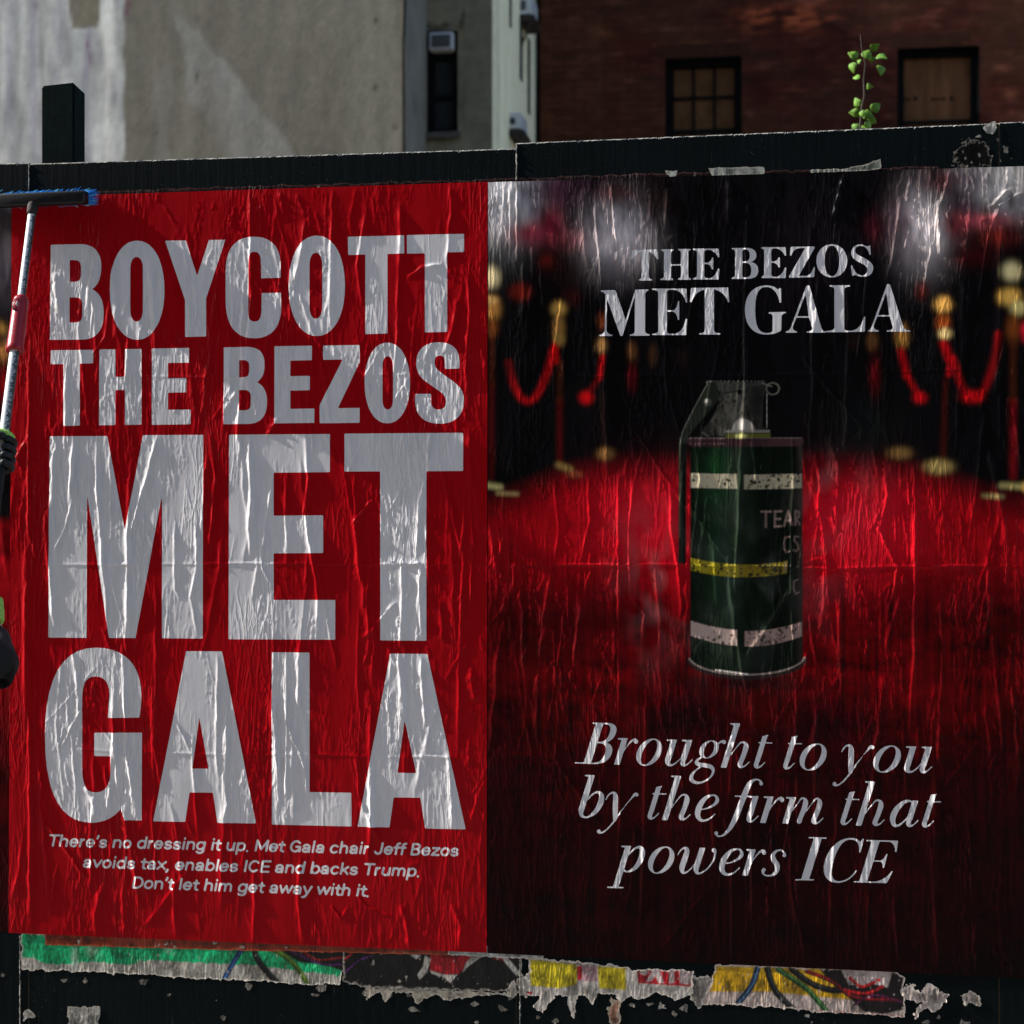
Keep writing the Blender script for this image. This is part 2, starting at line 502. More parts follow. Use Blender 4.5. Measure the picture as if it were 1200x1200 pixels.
def relief(G, seed, n_long, n_short, hand=(), folds=(), step=1.15):
    ny, nx = G.H.shape
    rg = random.Random(seed)
    px0, px1 = G.px[0, 0], G.px[0, -1]; py0, py1 = G.py[:, 0].min(), G.py[:, 0].max()
    # where the paper is crumpled and where it lies flat
    mask = np.clip(fnoise(ny, nx, 110, 45, seed) * 1.1 + 0.22, 0, 1)
    mask2 = np.clip(fnoise(ny, nx, 60, 22, seed + 1) * 1.5 - 0.35, 0, 1)
    # broad buckling, medium vertical creases, fine crinkle
    n1 = fnoise(ny, nx, 150, 34, seed + 2)
    G.H += 0.00045 * n1
    warp = fnoise(ny, nx, 40, 16, seed + 3)
    n2 = fnoise(ny, nx, 85, 9, seed + 4, 0) + 0.25 * warp
    r2 = np.clip(1 - np.abs(n2) * 2.6, 0, 1) ** 1.6
    G.H += 0.00105 * r2 * mask
    n3 = fnoise(ny, nx, 30, 4.6, seed + 5, 0) + 0.2 * warp
    r3 = np.clip(1 - np.abs(n3) * 2.2, 0, 1) ** 1.4
    G.H += 0.00075 * r3 * mask2 ** 0.8
    n4 = fnoise(ny, nx, 42, 26, seed + 6, 0)
    r4 = np.clip(1 - np.abs(n4) * 5.0, 0, 1) ** 1.5
    G.H += 0.0003 * r4 * mask
    G.H += 0.00006 * fnoise(ny, nx, 9, 4, seed + 7) * (0.4 + mask2)
    # individual long creases
    clusters = [(rg.uniform(px0, px1), rg.uniform(py0, py1)) for _ in range(14)]
    for k in range(n_long):
        if rg.random() < 0.5:
            cx, cy = rg.choice(clusters); x = rg.gauss(cx, 26); y = rg.gauss(cy, 70)
        else: x = rg.uniform(px0, px1); y = rg.uniform(py0 - 40, py1 - 20)
        Ln = rg.uniform(35, 190) * (0.6 + 0.8 * rg.random()); lean = rg.gauss(0, 0.10)
        if rg.random() < 0.12: lean = rg.choice([-1, 1]) * rg.uniform(0.3, 0.9); Ln *= 0.5
        pts = []; xx = x; m = max(3, int(Ln / 16))
        for q in range(m + 1):
            pts.append((xx, y + Ln * q / m)); xx += lean * Ln / m + rg.gauss(0, 1.3)
        wdt = rg.choice([0.85, 1.0, 1.2, 1.5, 2.1]) / step
        stamp_ridge(G, pts, rg.uniform(0.35, 1.0) * 0.0026 * wdt, wdt, rg.choice([1, 1, -1]))
    for k in range(n_short):
        cx, cy = rg.choice(clusters); x = rg.gauss(cx, 34); y = rg.gauss(cy, 60)
        Ln = rg.uniform(8, 34); lean = rg.gauss(0, 0.3)
        pts = [(x, y), (x + lean * Ln * .5 + rg.gauss(0, 1), y + Ln * .5), (x + lean * Ln, y + Ln)]
        stamp_ridge(G, pts, rg.uniform(0.3, 1.0) * 0.0019, 0.85 / step, 1)
    for P, a, w in hand: stamp_ridge(G, P, a * 1.35, w / step, 1)
    for P, a, w in folds: stamp_ridge(G, P, a, w / step, -1)
    # the paper is glued down at its rim
    v = np.minimum(np.arange(ny), np.arange(ny)[::-1])[:, None]; u = np.minimum(np.arange(nx), np.arange(nx)[::-1])[None, :]
    G.H -= G.H.min() * 0.6
    G.H = np.clip(G.H, 0, None)
    G.H *= 0.45 + 0.55 * np.clip(np.minimum(u, v) / 7.0, 0, 1)

# ------------------------------------------------------------------ materials
M = {}
M['red_paper'] = paper_mat('poster_red_print', col=(0.42, 0.0022, 0.0070))
M['grey_ink'] = paper_mat('poster_letter_print', col=(0.84, 0.815, 0.82))
M['photo_print'] = paper_mat('poster_photo_print', attr='print', spec=0.07, speck=0.35)
M['white_letter'] = paper_mat('poster_serif_print', col=(0.84, 0.815, 0.82))
M['scrap_print'] = paper_mat('old_poster_print', attr='print', spec=0.3, speck=0.8)

def fence_mat():
    t = NT('dark_green_fence_paint')
    v = t.coords((1, 1, 0.05)); v2 = t.coords()
    c = t.ramp(t.noise(v2, 2.5, 6, 0.7), [(0.3, (0.0018, 0.0042, 0.0046)), (0.7, (0.0042, 0.0082, 0.0092))])
    sc = t.ramp(t.noise(v, 130, 3, 0.6), [(0.64, 0.0), (0.72, 1.0)])
    pt = t.ramp(t.noise(v2, 7, 3, 0.6), [(0.48, 0.0), (0.7, 0.5)])
    m = t.new('ShaderNodeMath', operation='MULTIPLY'); t.link(sc, m.inputs[0]); t.link(pt, m.inputs[1])
    c = t.mix(m.outputs[0], c, (0.10, 0.11, 0.105))
    fl = t.ramp(t.noise(v2, 260, 2, 0.5), [(0.70, 0.0), (0.73, 1.0)])
    p2 = t.ramp(t.noise(v2, 4.5, 4, 0.6), [(0.45, 0.0), (0.62, 0.8)])
    m2 = t.new('ShaderNodeMath', operation='MULTIPLY'); t.link(fl, m2.inputs[0]); t.link(p2, m2.inputs[1])
    c = t.mix(m2.outputs[0], c, (0.35, 0.37, 0.36))
    t.base(c)
    t.set(Roughness=0.55); t.b.inputs['Specular IOR Level'].default_value = 0.07
    b = t.bump(t.noise(v, 60, 6, 0.65), 0.5, 0.0016)
    t.bump(t.noise(v2, 160, 4, 0.6), 0.3, 0.0008, b)
    return t.m
M['fence'] = fence_mat()
M['worn_edge'] = (lambda t: (t.base(t.ramp(t.noise(t.coords(), 45, 6, 0.75), [(0.42, (0.012, 0.018, 0.018)), (0.56, (0.30, 0.29, 0.25))])), t.set(Roughness=0.8), t.m)[2])(NT('worn_plywood_edge'))
M['ply_core'] = simple('plywood_core', (0.22, 0.16, 0.10), 0.85, 0.3, 30)

# ------------------------------------------------------------------ ground
def sheet(name, x0, x1, y0, y1, z, mat, nx=2, ny=2, **k):
    bm = bmesh.new()
    vs = [[bm.verts.new((x0 + (x1 - x0) * i / nx, y0 + (y1 - y0) * j / ny, z)) for i in range(nx + 1)] for j in range(ny + 1)]
    for j in range(ny):
        for i in range(nx): bm.faces.new((vs[j][i], vs[j][i + 1], vs[j + 1][i + 1], vs[j + 1][i]))
    return bobj(name, bm, mat, **k)
M['asphalt'] = simple('asphalt', (0.05, 0.05, 0.052), 0.9, 0.3, 9, 0.6, 0.004)
M['concrete'] = simple('sidewalk_concrete', (0.24, 0.23, 0.21), 0.9, 0.25, 5, 0.5, 0.003)
M['lot'] = simple('lot_dirt', (0.12, 0.10, 0.075), 0.95, 0.4, 3, 0.9, 0.01)
sheet('ground', -250, 250, -250, 250, -0.16, M['asphalt'], kind='structure')
bmp = bmesh.new(); box(bmp, -40, 40, -5.2, 0.35, -0.155, 0.0, 0.02)
bobj('pavement', bmp, M['concrete'], kind='structure')
sheet('vacant_lot', -40, 40, 0.36, 16, -0.10, M['lot'], kind='structure')

# ------------------------------------------------------------------ unseen houses added behind the camera to darken reflections and block sky light
M['street_brick'] = simple('street_brick', (0.09, 0.05, 0.04), 0.85, 0.3, 2, 0.5, 0.01)
M['street_glass'] = simple('street_window_glass', (0.02, 0.024, 0.03), 0.2, 0.2, 2, 0.0)
xx = -46.0
for i, (w, h, lab) in enumerate(((14, 17, 'tall dark brick house across the street, far left'), (11, 14, 'low dark brick house across the street, left'), (15, 19, 'tallest brick house across the street, behind the viewer'),
                                 (12, 15, 'brick house across the street, right of the tallest one'), (16, 18, 'wide brick house across the street, far right'))):
    e = empty('added_house', (xx + w / 2, -17, 0), label=lab, cat='building', group='houses across the street')
    bm = bmesh.new(); box(bm, xx, xx + w - .02, -27, -17, -0.1, h); box(bm, xx - .0, xx + w - .03, -16.99, -16.6, h - .7, h + .1)
    bobj('wall', bm, M['street_brick'], e)
    wm = None
    for r in range(int(h // 3.4)):
        for c in range(int(w // 2.6)):
            if wm is None:
                bm = bmesh.new(); box(bm, -.5, .5, -.05, .05, -.9, .9); wm = bpy.data.meshes.new('window'); bm.to_mesh(wm); bm.free(); wm.materials.append(M['street_glass'])
            o = bpy.data.objects.new('window', wm); COL.objects.link(o); o.parent = e
            o.location = (xx + 1.5 + c * 2.6 - (xx + w / 2), 0.02, 2.2 + r * 3.3)
    xx += w

# ------------------------------------------------------------------ fence: plywood panels, worn top edges
FT = 0.018
fence = empty('plywood_fence', (0, 0.0, 0), label='dark green black painted plywood hoarding that the posters are pasted on', cat='fence')
def fence_panel(xl, xr, yl, yr):
    """panel between photo columns; yl, yr: photo rows of its top edge"""
    XL, ZL = Wn(xl, yl); XR, ZR = Wn(xr, yr)
    XL += 0.0012; XR -= 0.0012
    n = 420
    bm = bmesh.new()
    rg = random.Random(int(xl * 7 + 3))
    top = []; ch = []; bk = []; bot = []; botb = []
    for i in range(n + 1):
        f = i / n; X = XL + (XR - XL) * f; Z = ZL + (ZR - ZL) * f
        j = rg.uniform(0, 0.0011)
        if rg.random() < 0.05: j += rg.uniform(0.001, 0.0035)
        ch.append(bm.verts.new((X, 0, Z - 0.0022 - j * 1.6))); top.append(bm.verts.new((X, 0.0032 + j, Z - j * 0.4)))
        bk.append(bm.verts.new((X, FT, Z))); bot.append(bm.verts.new((X, 0, 0.02))); botb.append(bm.verts.new((X, FT, 0.02)))
    for i in range(n):
        for a, b, mi in ((bot, ch, 0), (ch, top, 1), (top, bk, 1), (bk, botb, 0), (botb, bot, 0)):
            f = bm.faces.new((a[i], a[i + 1], b[i + 1], b[i])); f.material_index = mi
    for i in (0, n):
        f = bm.faces.new((bot[i], ch[i], top[i], bk[i], botb[i])); f.material_index = 2
    bmesh.ops.recalc_face_normals(bm, faces=bm.faces)
    return bobj('panel', bm, [M['fence'], M['worn_edge'], M['ply_core']], fence)
fence_panel(-1760, -1160, 236, 218)
fence_panel(-1158, -562, 217, 203)
fence_panel(-560, 34, 204, 190.3)
fence_panel(34, 605, 191.6, 173.6)
fence_panel(605, 1171, 167.3, 143.9)
fence_panel(1171, 1790, 143.2, 118)
# joints: a raised torn paint/paper ridge where two sheets meet
for xj, ya, yb in ((34, 192, 229), (605.3, 168, 211), (23.5, 1096, 1300), (609.5, 1122, 1300)):
    bm = bmesh.new(); rg = random.Random(int(xj))
    pv = None
    nj = int(abs(yb - ya) / 2.2)
    for i in range(nj + 1):
        f = i / nj; a = W(xj + rg.uniform(-.35, .35), ya + (yb - ya) * f, 0)
        w = 0.0011 + rg.random() * 0.0012; d = 0.0008 + rg.random() * 0.0022
        cur = [bm.verts.new((a.x - w, -0.0002, a.z)), bm.verts.new((a.x, -d, a.z)), bm.verts.new((a.x + w, -0.0002, a.z))]
        if pv:
            bm.faces.new((pv[0], cur[0], cur[1], pv[1])); bm.faces.new((pv[1], cur[1], cur[2], pv[2]))
        pv = cur
    bobj('joint_ridge', bm, M['worn_edge'], fence, kind='stuff')
M['post_paint'] = (lambda t: (t.base(t.ramp(t.noise(t.coords((1, 1, 0.25)), 90, 5, 0.7), [(0.3, (0.0016, 0.0058, 0.0050)), (0.6, (0.0045, 0.0115, 0.0098)), (0.76, (0.014, 0.024, 0.020))])), t.set(Roughness=0.85), t.b.inputs['Specular IOR Level'].__setattr__('default_value', .06), t.bump(t.noise(t.coords((0.25, 1, 3.5)), 110, 4, 0.6), 0.45, 0.001), t.m)[4])(NT('painted_timber'))
def timber_post(xl, xr, ytop, yoff=0.02, **k):
    a = W(xl, ytop, yoff); b = W(xr, ytop, yoff)
    w = b.x - a.x
    bm = bmesh.new()
    vs = box(bm, a.x, b.x, yoff, yoff + w * .82, 0.0, a.z)
    es = [e for e in bm.edges if abs(e.verts[0].co.z - a.z) < 1e-6 and abs(e.verts[1].co.z - a.z) < 1e-6]
    bmesh.ops.bevel(bm, geom=[e for e in bm.edges], offset=0.004, segments=2, affect='EDGES')
    # sawn top that falls to the right
    for v in bm.verts:
        if v.co.z > a.z - 0.02: v.co.z += 0.006 * (v.co.x - a.x) / w - 0.016 * max(0, v.co.y - yoff - .2 * w) / w
    return bobj('timber_post', bm, M['post_paint'], **k)
timber_post(48.5, 86.5, 100.5, 0.0195, label='square dark green timber post rising above the fence at upper left', cat='post')
for Xp in (-1.95, 1.25):
    bm = bmesh.new(); box(bm, Xp, Xp + .09, 0.0195, 0.11, 0, 2.2, 0.003)
    bobj('rear_post', bm, M['post_paint'], fence)

# ------------------------------------------------------------------ the red poster
GR = Grid((14.2, 231.6), (571.5, 213.2), (10.5, 1093), (570.5, 1116.2), 1.12, 0.0)

def lettersans():
    L = []
    def add(s): L.append(path(s))
    # BOYCOTT
    L.append(path('M60 287 L94 286.3 C110 286 119.2 295 119.2 311 C119.2 325 116 334 108.5 339 C117 343.5 122 351 122 367 C122 388 113 398 97 398 L59 398.4') +
             path('M82.3 305 L88 305 C93.5 305 95.3 308 95.3 314 L95.3 321 C95.3 327 93.5 330.3 88 330.3 L82.3 330.3') +
             path('M82 348.6 L89 348.6 C95 348.6 97 352 97 358 L97 368.5 C97 375 95 378 89 378 L82 378'))
    L.append([pill(129.2, 193.2, 282.2, 398.3), pill(153.2, 168, 301.3, 377)])
    add('M193.8 282.2 L218.3 282 L231.4 323.5 L245.3 281.4 L264.6 281.2 L242 350 L242 394.4 L217.3 395 L217.3 352')
    add('M329.3 325.6 L306.5 326.3 L306.3 312 C306.3 300 304.5 295.3 299 295.3 C293.5 295.3 291.5 300 291.5 312 L291.5 362 C291.5 373 293.5 377 299 377 C304.8 377 306.8 372 306.8 360 L307 343.6 L330 343.1 L330 358 C330 386 317 396.6 298 396.6 C277 396.6 264.8 382 264.8 352 L264.8 318 C264.8 290 277 277.6 298 277.6 C318 277.6 329.3 289 329.3 312')
    L.append([pill(338.6, 404.6, 276.2, 394), pill(363, 378, 296.4, 373.6)])
    add('M408 277.6 L474 276 L474 297.2 L454.3 297.7 L454.3 390.9 L428.4 391.7 L428.4 298.5 L408.3 299')
    add('M477 275.6 L544 274.2 L544 295.4 L524.3 296 L524.3 389 L498.2 389.7 L498.2 297 L477.2 297.4')
    # THE BEZOS
    add('M60 410.6 L109.9 410 L109.7 425.8 L94.2 426.2 L94.2 498.8 L75 499.2 L75 426.7 L60 427')
    add('M117 409.6 L135.8 409.3 L135.8 441.8 L147 441.6 L147 409.2 L166.7 409 L166.4 497.6 L147 498 L147 457 L135.8 457.2 L135.8 498.2 L116.5 498.4')
    add('M178.5 408.6 L222.4 407.8 L222.2 425 L197.3 425.4 L197.3 443.4 L218.8 443 L218.6 459.8 L197.3 460.2 L197.3 480.3 L224 480 L223.8 497.2 L178.3 497.9')
    L.append(path('M262.7 407.2 L289 406.7 C303 406.5 310.6 413 310.6 426 C310.6 438 307.5 444 301.5 448 C309 451.5 313.4 459 313.4 470 C313.4 488 306 496.6 291 496.8 L262.4 497.3') +
             path('M280.6 422.3 L286 422.2 C291 422.2 292.8 424.5 292.8 429 L292.8 435.5 C292.8 440.3 291 442.3 286 442.3 L280.6 442.4') +
             path('M280.6 457.2 L287 457.1 C292.6 457.1 294.4 460 294.4 465 L294.4 472.5 C294.4 478.5 292.6 481 287 481 L280.6 481'))
    add('M322 405.9 L366 405.2 L365.8 422.2 L340.6 422.7 L340.6 441 L363.5 440.5 L363.4 457.4 L340.6 457.8 L340.6 479.2 L368.8 478.8 L368.6 495.6 L321.9 496.2')
    add('M379 405 L421.9 404.4 L421.9 424.5 L396.3 478.4 L421.8 478 L421.8 495.5 L374.9 496.1 L375 474.6 L402 421.4 L379 421.8')
    L.append([pill(427.6, 480.8, 401.6, 496.2), pill(448.5, 460.8, 417.6, 480)])
    add('M538.5 432 L521.6 432.4 L521.5 424 C521.5 419 519.5 416.8 515.7 416.8 C511.5 416.8 509.4 419.5 509.4 424.5 C509.4 429.5 512 433 517.5 437 L531 446.8 C539.5 453 543.9 459.5 543.9 469 C543.9 487 533.5 496.6 515.5 496.6 C497 496.6 486.8 487 486.8 469.5 L486.9 461.8 L505.4 461.5 L505.5 470 C505.5 477 508.5 480 514 480 C519.5 480 522.8 477 522.8 471.5 C522.8 465.5 520.5 462 514.5 457.8 L500 447.8 C491.5 442 488 434.5 488 425.5 C488 409.5 498.5 401.2 514.5 401.2 C530.5 401.2 538.6 409.5 538.6 424')
    # MET
    add('M59 511.4 L126.3 511 L146.9 621.5 L168 510 L238.6 509.6 L238 748.2 L190.2 747.8 L190.4 579.5 L159.4 747.6 L128.3 747.4 L102.6 578.8 L102 747.3 L57.2 747')
    add('M268.9 509.4 L387 508.7 L386.8 553.3 L321 553.9 L321 604.3 L379 603.8 L379 648 L321 648.4 L321 703 L393.2 703 L393 749.5 L268.2 749')
    add('M404 508.2 L543 507.2 L543 551.9 L500 552.2 L499.9 750.8 L446 750.3 L445.8 552.4 L404 552.6')
    # GALA
    add('M163.6 840.8 L127 841 L128.8 815 C128.8 799 122 792.5 112 792.6 C102 792.8 97 800 96.8 818 L96.8 900 C97 920 102 928.3 113 928.3 C124 928.3 130 920 130.4 905 L130.2 886 L111 885.8 L111 858.4 L166.8 858.4 L166.4 961.2 L146.7 960.9 L142 947.8 C134 958 122 963.8 108 963.8 C74 963.8 53.2 935 53.2 862 C53.2 795 73 758.8 113 758.8 C148 758.8 166 780 166 815 C166 825 165 833 163.6 840.8')
    L.append(path('M218.5 763 L260.6 763.2 L300.5 964.7 L255.2 964 L250 928.6 L222.6 928.4 L217.4 962.8 L180 962.2') + path('M234 840.5 L226 900.4 L244.8 900.6'))
    add('M319 764.2 L363 764.6 L363 928 L412 928.7 L412.4 968.2 L319 966')
    L.append(path('M457.7 765.8 L501 766.2 L546 971.6 L498.6 970.6 L492.8 934.6 L461.6 934.2 L456.7 969.4 L419.4 968.4') + path('M474.6 843.4 L466 905.4 L488 905.8'))
    return L
for c in lettersans(): GR.ink(c)

# small print: a sloped grotesque drawn as even strokes (x-height 10.6, capitals 14.6)
def arc(cx, cy, rx, ry, a0, a1, n=9):
    return [(cx + rx * math.cos(math.radians(a0 + (a1 - a0) * k / n)), cy + ry * math.sin(math.radians(a0 + (a1 - a0) * k / n))) for k in range(n + 1)]
o_ = arc(4.6, 5.3, 3.4, 4.2, 0, 360, 16)
SG = {  # glyph: (advance, strokes)
 ' ': (4.4, []), '.': (3.6, [[(1.8, .2), (1.8, .8)]]), ',': (3.6, [[(2.0, .6), (1.9, -.6), (1.0, -2.2)]]), "'": (3.2, [[(1.9, 14), (1.8, 12.8), (1.2, 11)]]),
 'T': (10.2, [[(.8, 13.4), (9.4, 13.4)], [(5.1, 13.2), (5.1, 1.2)]]), 'h': (9.6, [[(1.7, 13.6), (1.7, 1.2)], [(1.7, 6.2)] + arc(4.7, 6.3, 3.0, 3.1, 170, 10) + [(7.8, 1.2)]]),
 'e': (9.3, [arc(4.6, 5.3, 3.4, 4.2, 0, 318, 14)[:], [(1.4, 5.4), (8.0, 5.4)]]), 'r': (6.4, [[(1.7, 9.4), (1.7, 1.2)], [(1.7, 5.6)] + arc(4.8, 5.8, 3.0, 3.4, 170, 95)]),
 's': (8.6, [arc(4.2, 7.1, 2.7, 2.1, 20, 250, 8) + arc(4.4, 3.2, 2.9, 2.1, 80, -165, 8)]), 'n': (9.6, [[(1.7, 9.4), (1.7, 1.2)], [(1.7, 6.2)] + arc(4.7, 6.3, 3.0, 3.1, 170, 10) + [(7.8, 1.2)]]),
 'o': (9.4, [o_]), 'd': (9.7, [o_, [(8.0, 13.6), (8.0, 1.2)]]), 'b': (9.7, [arc(5.1, 5.3, 3.4, 4.2, 0, 360, 16), [(1.7, 13.6), (1.7, 1.2)]]), 'p': (9.7, [arc(5.1, 5.3, 3.4, 4.2, 0, 360, 16), [(1.7, 9.4), (1.7, -3.2)]]),
 'i': (3.9, [[(1.9, 9.4), (1.9, 1.2)], [(1.9, 12.9), (1.9, 13.5)]]), 'l': (3.9, [[(1.9, 13.6), (1.9, 1.2)]]), 'g': (9.7, [o_, [(8.0, 9.4), (8.0, 0)] + arc(4.7, -.2, 3.3, 2.9, 0, -150, 7)]),
 't': (6.0, [[(2.8, 12), (2.8, 3.2)] + arc(4.6, 3.0, 1.8, 1.9, 180, 290, 4), [(.6, 8.8), (5.4, 8.8)]]), 'u': (9.6, [[(1.7, 9.4), (1.7, 4.4)] + arc(4.6, 4.2, 2.9, 3.1, 180, 350) + [(7.8, 9.4)], [(7.8, 5), (7.8, 1.2)]]),
 'M': (13.6, [[(1.8, 1.2), (1.8, 13.2), (6.8, 3.2), (11.8, 13.2), (11.8, 1.2)]]), 'G': (11.6, [arc(5.7, 7.3, 4.4, 6.0, 40, 345, 14) + [(10.0, 6.8), (6.2, 6.8)], [(10.0, 6.8), (10.0, 1.4)]]),
 'a': (9.2, [arc(4.3, 6.6, 2.9, 2.8, 160, 10, 7) + [(7.3, 1.2)], [(7.2, 5.6), (4.0, 5.2)] + arc(3.7, 3.2, 2.3, 2.0, 100, 280, 6) + [(5.6, 1.6), (7.2, 3.2)]]),
 'c': (8.8, [arc(4.6, 5.3, 3.4, 4.2, 45, 315, 12)]), 'J': (9.0, [[(6.8, 13.4), (6.8, 4.4)] + arc(4.0, 4.2, 2.8, 3.1, 0, -165, 7)]), 'f': (5.8, [arc(4.8, 11.4, 2.1, 2.2, 80, 180, 5) + [(2.7, 1.2)], [(.6, 8.8), (5.2, 8.8)]]),
 'B': (10.6, [[(1.8, 1.2), (1.8, 13.4), (5.4, 13.4)] + arc(5.4, 10.5, 3.0, 2.9, 90, -90, 7) + [(1.8, 7.5)], [(5.4, 7.5)] + arc(5.6, 4.35, 3.4, 3.1, 90, -90, 7) + [(1.8, 1.2)]]),
 'z': (8.6, [[(1.2, 9.2), (7.3, 9.2), (1.2, 1.3), (7.6, 1.3)]]), 'v': (8.8, [[(.9, 9.4), (4.4, 1.4), (7.9, 9.4)]]), 'x': (8.8, [[(1.0, 9.4), (7.8, 1.2)], [(7.8, 9.4), (1.0, 1.2)]]),
 'I': (4.2, [[(2.1, 13.4), (2.1, 1.2)]]), 'C': (11.2, [arc(5.7, 7.3, 4.4, 6.0, 45, 315, 14)]), 'E': (9.6, [[(8.6, 13.4), (1.8, 13.4), (1.8, 1.2), (8.8, 1.2)], [(1.8, 7.4), (8.0, 7.4)]]),
 'k': (9.0, [[(1.7, 13.6), (1.7, 1.2)], [(7.4, 9.4), (1.8, 4.4)], [(3.8, 6.2), (7.9, 1.2)]]), 'm': (14.2, [[(1.7, 9.4), (1.7, 1.2)], [(1.7, 6.2)] + arc(4.3, 6.4, 2.6, 3.0, 170, 10) + [(7.0, 1.2)], [(7.0, 6.2)] + arc(9.6, 6.4, 2.6, 3.0, 170, 10) + [(12.3, 1.2)]]),
 'D': (11.2, [[(1.8, 1.2), (1.8, 13.4), (4.8, 13.4)] + arc(4.8, 7.3, 5.0, 6.1, 90, -90, 9) + [(1.8, 1.2)]]), 'w': (13.0, [[(.9, 9.4), (3.6, 1.4), (6.5, 9.2), (9.4, 1.4), (12.1, 9.4)]]), 'y': (8.8, [[(.9, 9.4), (4.5, 1.6)], [(7.9, 9.4), (4.0, -1.0), (2.6, -2.9), (.8, -2.9)]]),
}
def small_line(G, text, x0, x1, y0, y1, sl=0.2, w=2.55):
    tot = sum(SG[c][0] for c in text)
    k = (x1 - x0 - sl * 14) / tot; x = 0
    for c in text:
        adv, st = SG[c]
        for p in st:
            Q = []
            for (ax, ay), (bx, by) in zip(p[:-1], p[1:]):
                n = max(2, int(math.hypot(bx - ax, by - ay) * 2.2))
                Q += [(ax + (bx - ax) * q / n, ay + (by - ay) * q / n) for q in range(n)]
            Q.append(p[-1])
            P = np.array([(x0 + (x + a) * k + sl * b, y0 + ((x + a) * k) / (x1 - x0) * (y1 - y0) - b, w) for a, b in Q])
            G.ink_stroke(P)
        x += adv
small_line(GR, "There's no dressing it up. Met Gala chair Jeff Bezos", 56, 540, 991.8, 1003.6)
small_line(GR, "avoids tax, enables ICE and backs Trump.", 96.5, 495, 1016.6, 1027.5)
small_line(GR, "Don't let him get away with it.", 154, 436, 1040.9, 1050.8)

hand_red = [
    ([(293, 218), (292.6, 290), (293, 350), (291, 402)], .0034, 1.5), ([(113, 512), (114, 570), (117, 600), (119, 655), (124, 700), (126, 749)], .0034, 1.5),
    ([(152, 560), (151, 620), (150.5, 700), (149.5, 765)], .0042, 2.2), ([(292, 505), (292.5, 570), (293, 655)], .004, 1.9),
    ([(320, 562), (306, 650), (308, 665), (319, 690)], .0024, 1.3), ([(357, 500), (362, 560), (357, 600), (366, 650), (373, 700), (371, 752)], .0034, 1.7),
    ([(503, 500), (503, 520), (503, 560)], .0042, 2.0), ([(499, 560), (491, 590), (488, 655)], .003, 1.5), ([(470, 655), (471, 700), (469, 760)], .003, 1.5),
    ([(493, 660), (492, 700), (494, 752)], .003, 1.5), ([(145, 755), (147, 830), (149, 880), (160, 960)], .0036, 1.8), ([(133, 850), (136, 900), (139, 935)], .003, 1.4),
    ([(255, 765), (255, 830), (254, 880), (257, 930)], .0024, 1.3), ([(226, 860), (226, 880), (229, 925), (233, 990)], .0022, 1.2), ([(204, 843), (215, 862), (225, 885)], .002, 1.1),
    ([(336, 760), (336, 830), (335, 900), (334, 965)], .0034, 1.6), ([(337, 850), (350, 880), (357, 900), (361, 940)], .0024, 1.3),
    ([(467, 762), (470, 810), (468, 870)], .003, 1.6), ([(493, 765), (494, 800), (499, 850)], .0038, 1.8), ([(435, 900), (435, 930), (435, 990)], .0036, 1.9),
    ([(524, 880), (527, 910), (531, 972)], .0034, 1.6), ([(74, 755), (66, 850), (70, 890), (77, 950)], .0014, 1.0), ([(84, 760), (92, 800), (93, 850)], .0024, 1.3),
    ([(34.5, 400), (34, 520), (33, 640)], .0036, 1.6), ([(31, 640), (30, 720), (31, 840)], .0044, 2.6), ([(34, 830), (36, 950), (35.5, 1092)], .0044, 1.7),
    ([(129, 350), (124, 395), (112, 412), (97, 420)], .0022, 1.2), ([(150, 380), (150, 400), (146, 460)], .0024, 1.3), ([(92, 385), (97, 425), (104, 500)], .0026, 1.4),
    ([(390, 215), (390, 260), (388, 330), (386, 390)], .0028, 1.4), ([(430, 240), (420, 310), (425, 360)], .0026, 1.5), ([(467, 300), (466, 390), (462, 440)], .0026, 1.3),
    ([(535, 350), (531, 380), (520, 415)], .003, 1.8), ([(547, 315), (550, 360), (546, 420), (548, 470)], .0026, 1.5), ([(478, 325), (495, 313), (519, 310)], .0026, 1.5),
    ([(540, 560), (545, 580), (541, 700), (536, 900)], .0022, 1.3), ([(550, 560), (552, 620), (549, 740)], .0018, 1.2), ([(436, 585), (420, 605), (411, 617)], .0022, 1.2),
    ([(100, 920), (112, 945), (110, 964)], .0034, 2.6), ([(178, 790), (180, 870), (190, 930)], .003, 2.2), ([(205, 1020), (204, 1060), (207, 1100)], .003, 1.8),
    ([(297, 1020), (299, 1060), (297, 1106)], .003, 1.4), ([(353, 1000), (350, 1050), (356, 1108)], .003, 1.8), ([(470, 1060), (478, 1090), (480, 1114)], .0032, 2.0),
    ([(388, 1060), (400, 1075), (410, 1060)], .0022, 1.4), ([(415, 1045), (430, 1062), (462, 1075)], .0016, 1.1), ([(530, 1060), (540, 1085), (538, 1114)], .0034, 2.4),
    ([(60, 655), (75, 620), (84, 590), (90, 560)], .002, 1.2), ([(246, 505), (253, 560), (244, 650)], .0024, 1.3), ([(205, 610), (205, 690), (212, 705)], .0022, 1.2),
    ([(230, 600), (232, 660), (224, 700), (232, 745)], .0024, 1.3), ([(186, 505), (172, 560), (160, 600), (151, 640)], .003, 1.8),
]
folds_red = [([(14, 661.5), (200, 661.5), (400, 662), (570, 662.5)], .0014, 1.1), ([(130, 662), (152, 661)], .0022, 1.6), ([(455, 657), (480, 661), (500, 659)], .003, 1.6),
             ([(48, 878), (300, 884), (540, 888)], .0012, 1.1), ([(480, 886), (540, 888)], .0018, 1.2), ([(60, 441), (240, 442), (560, 437)], .0008, 1.0)]
relief(GR, 21, 190, 260, hand_red, folds_red, 1.12)
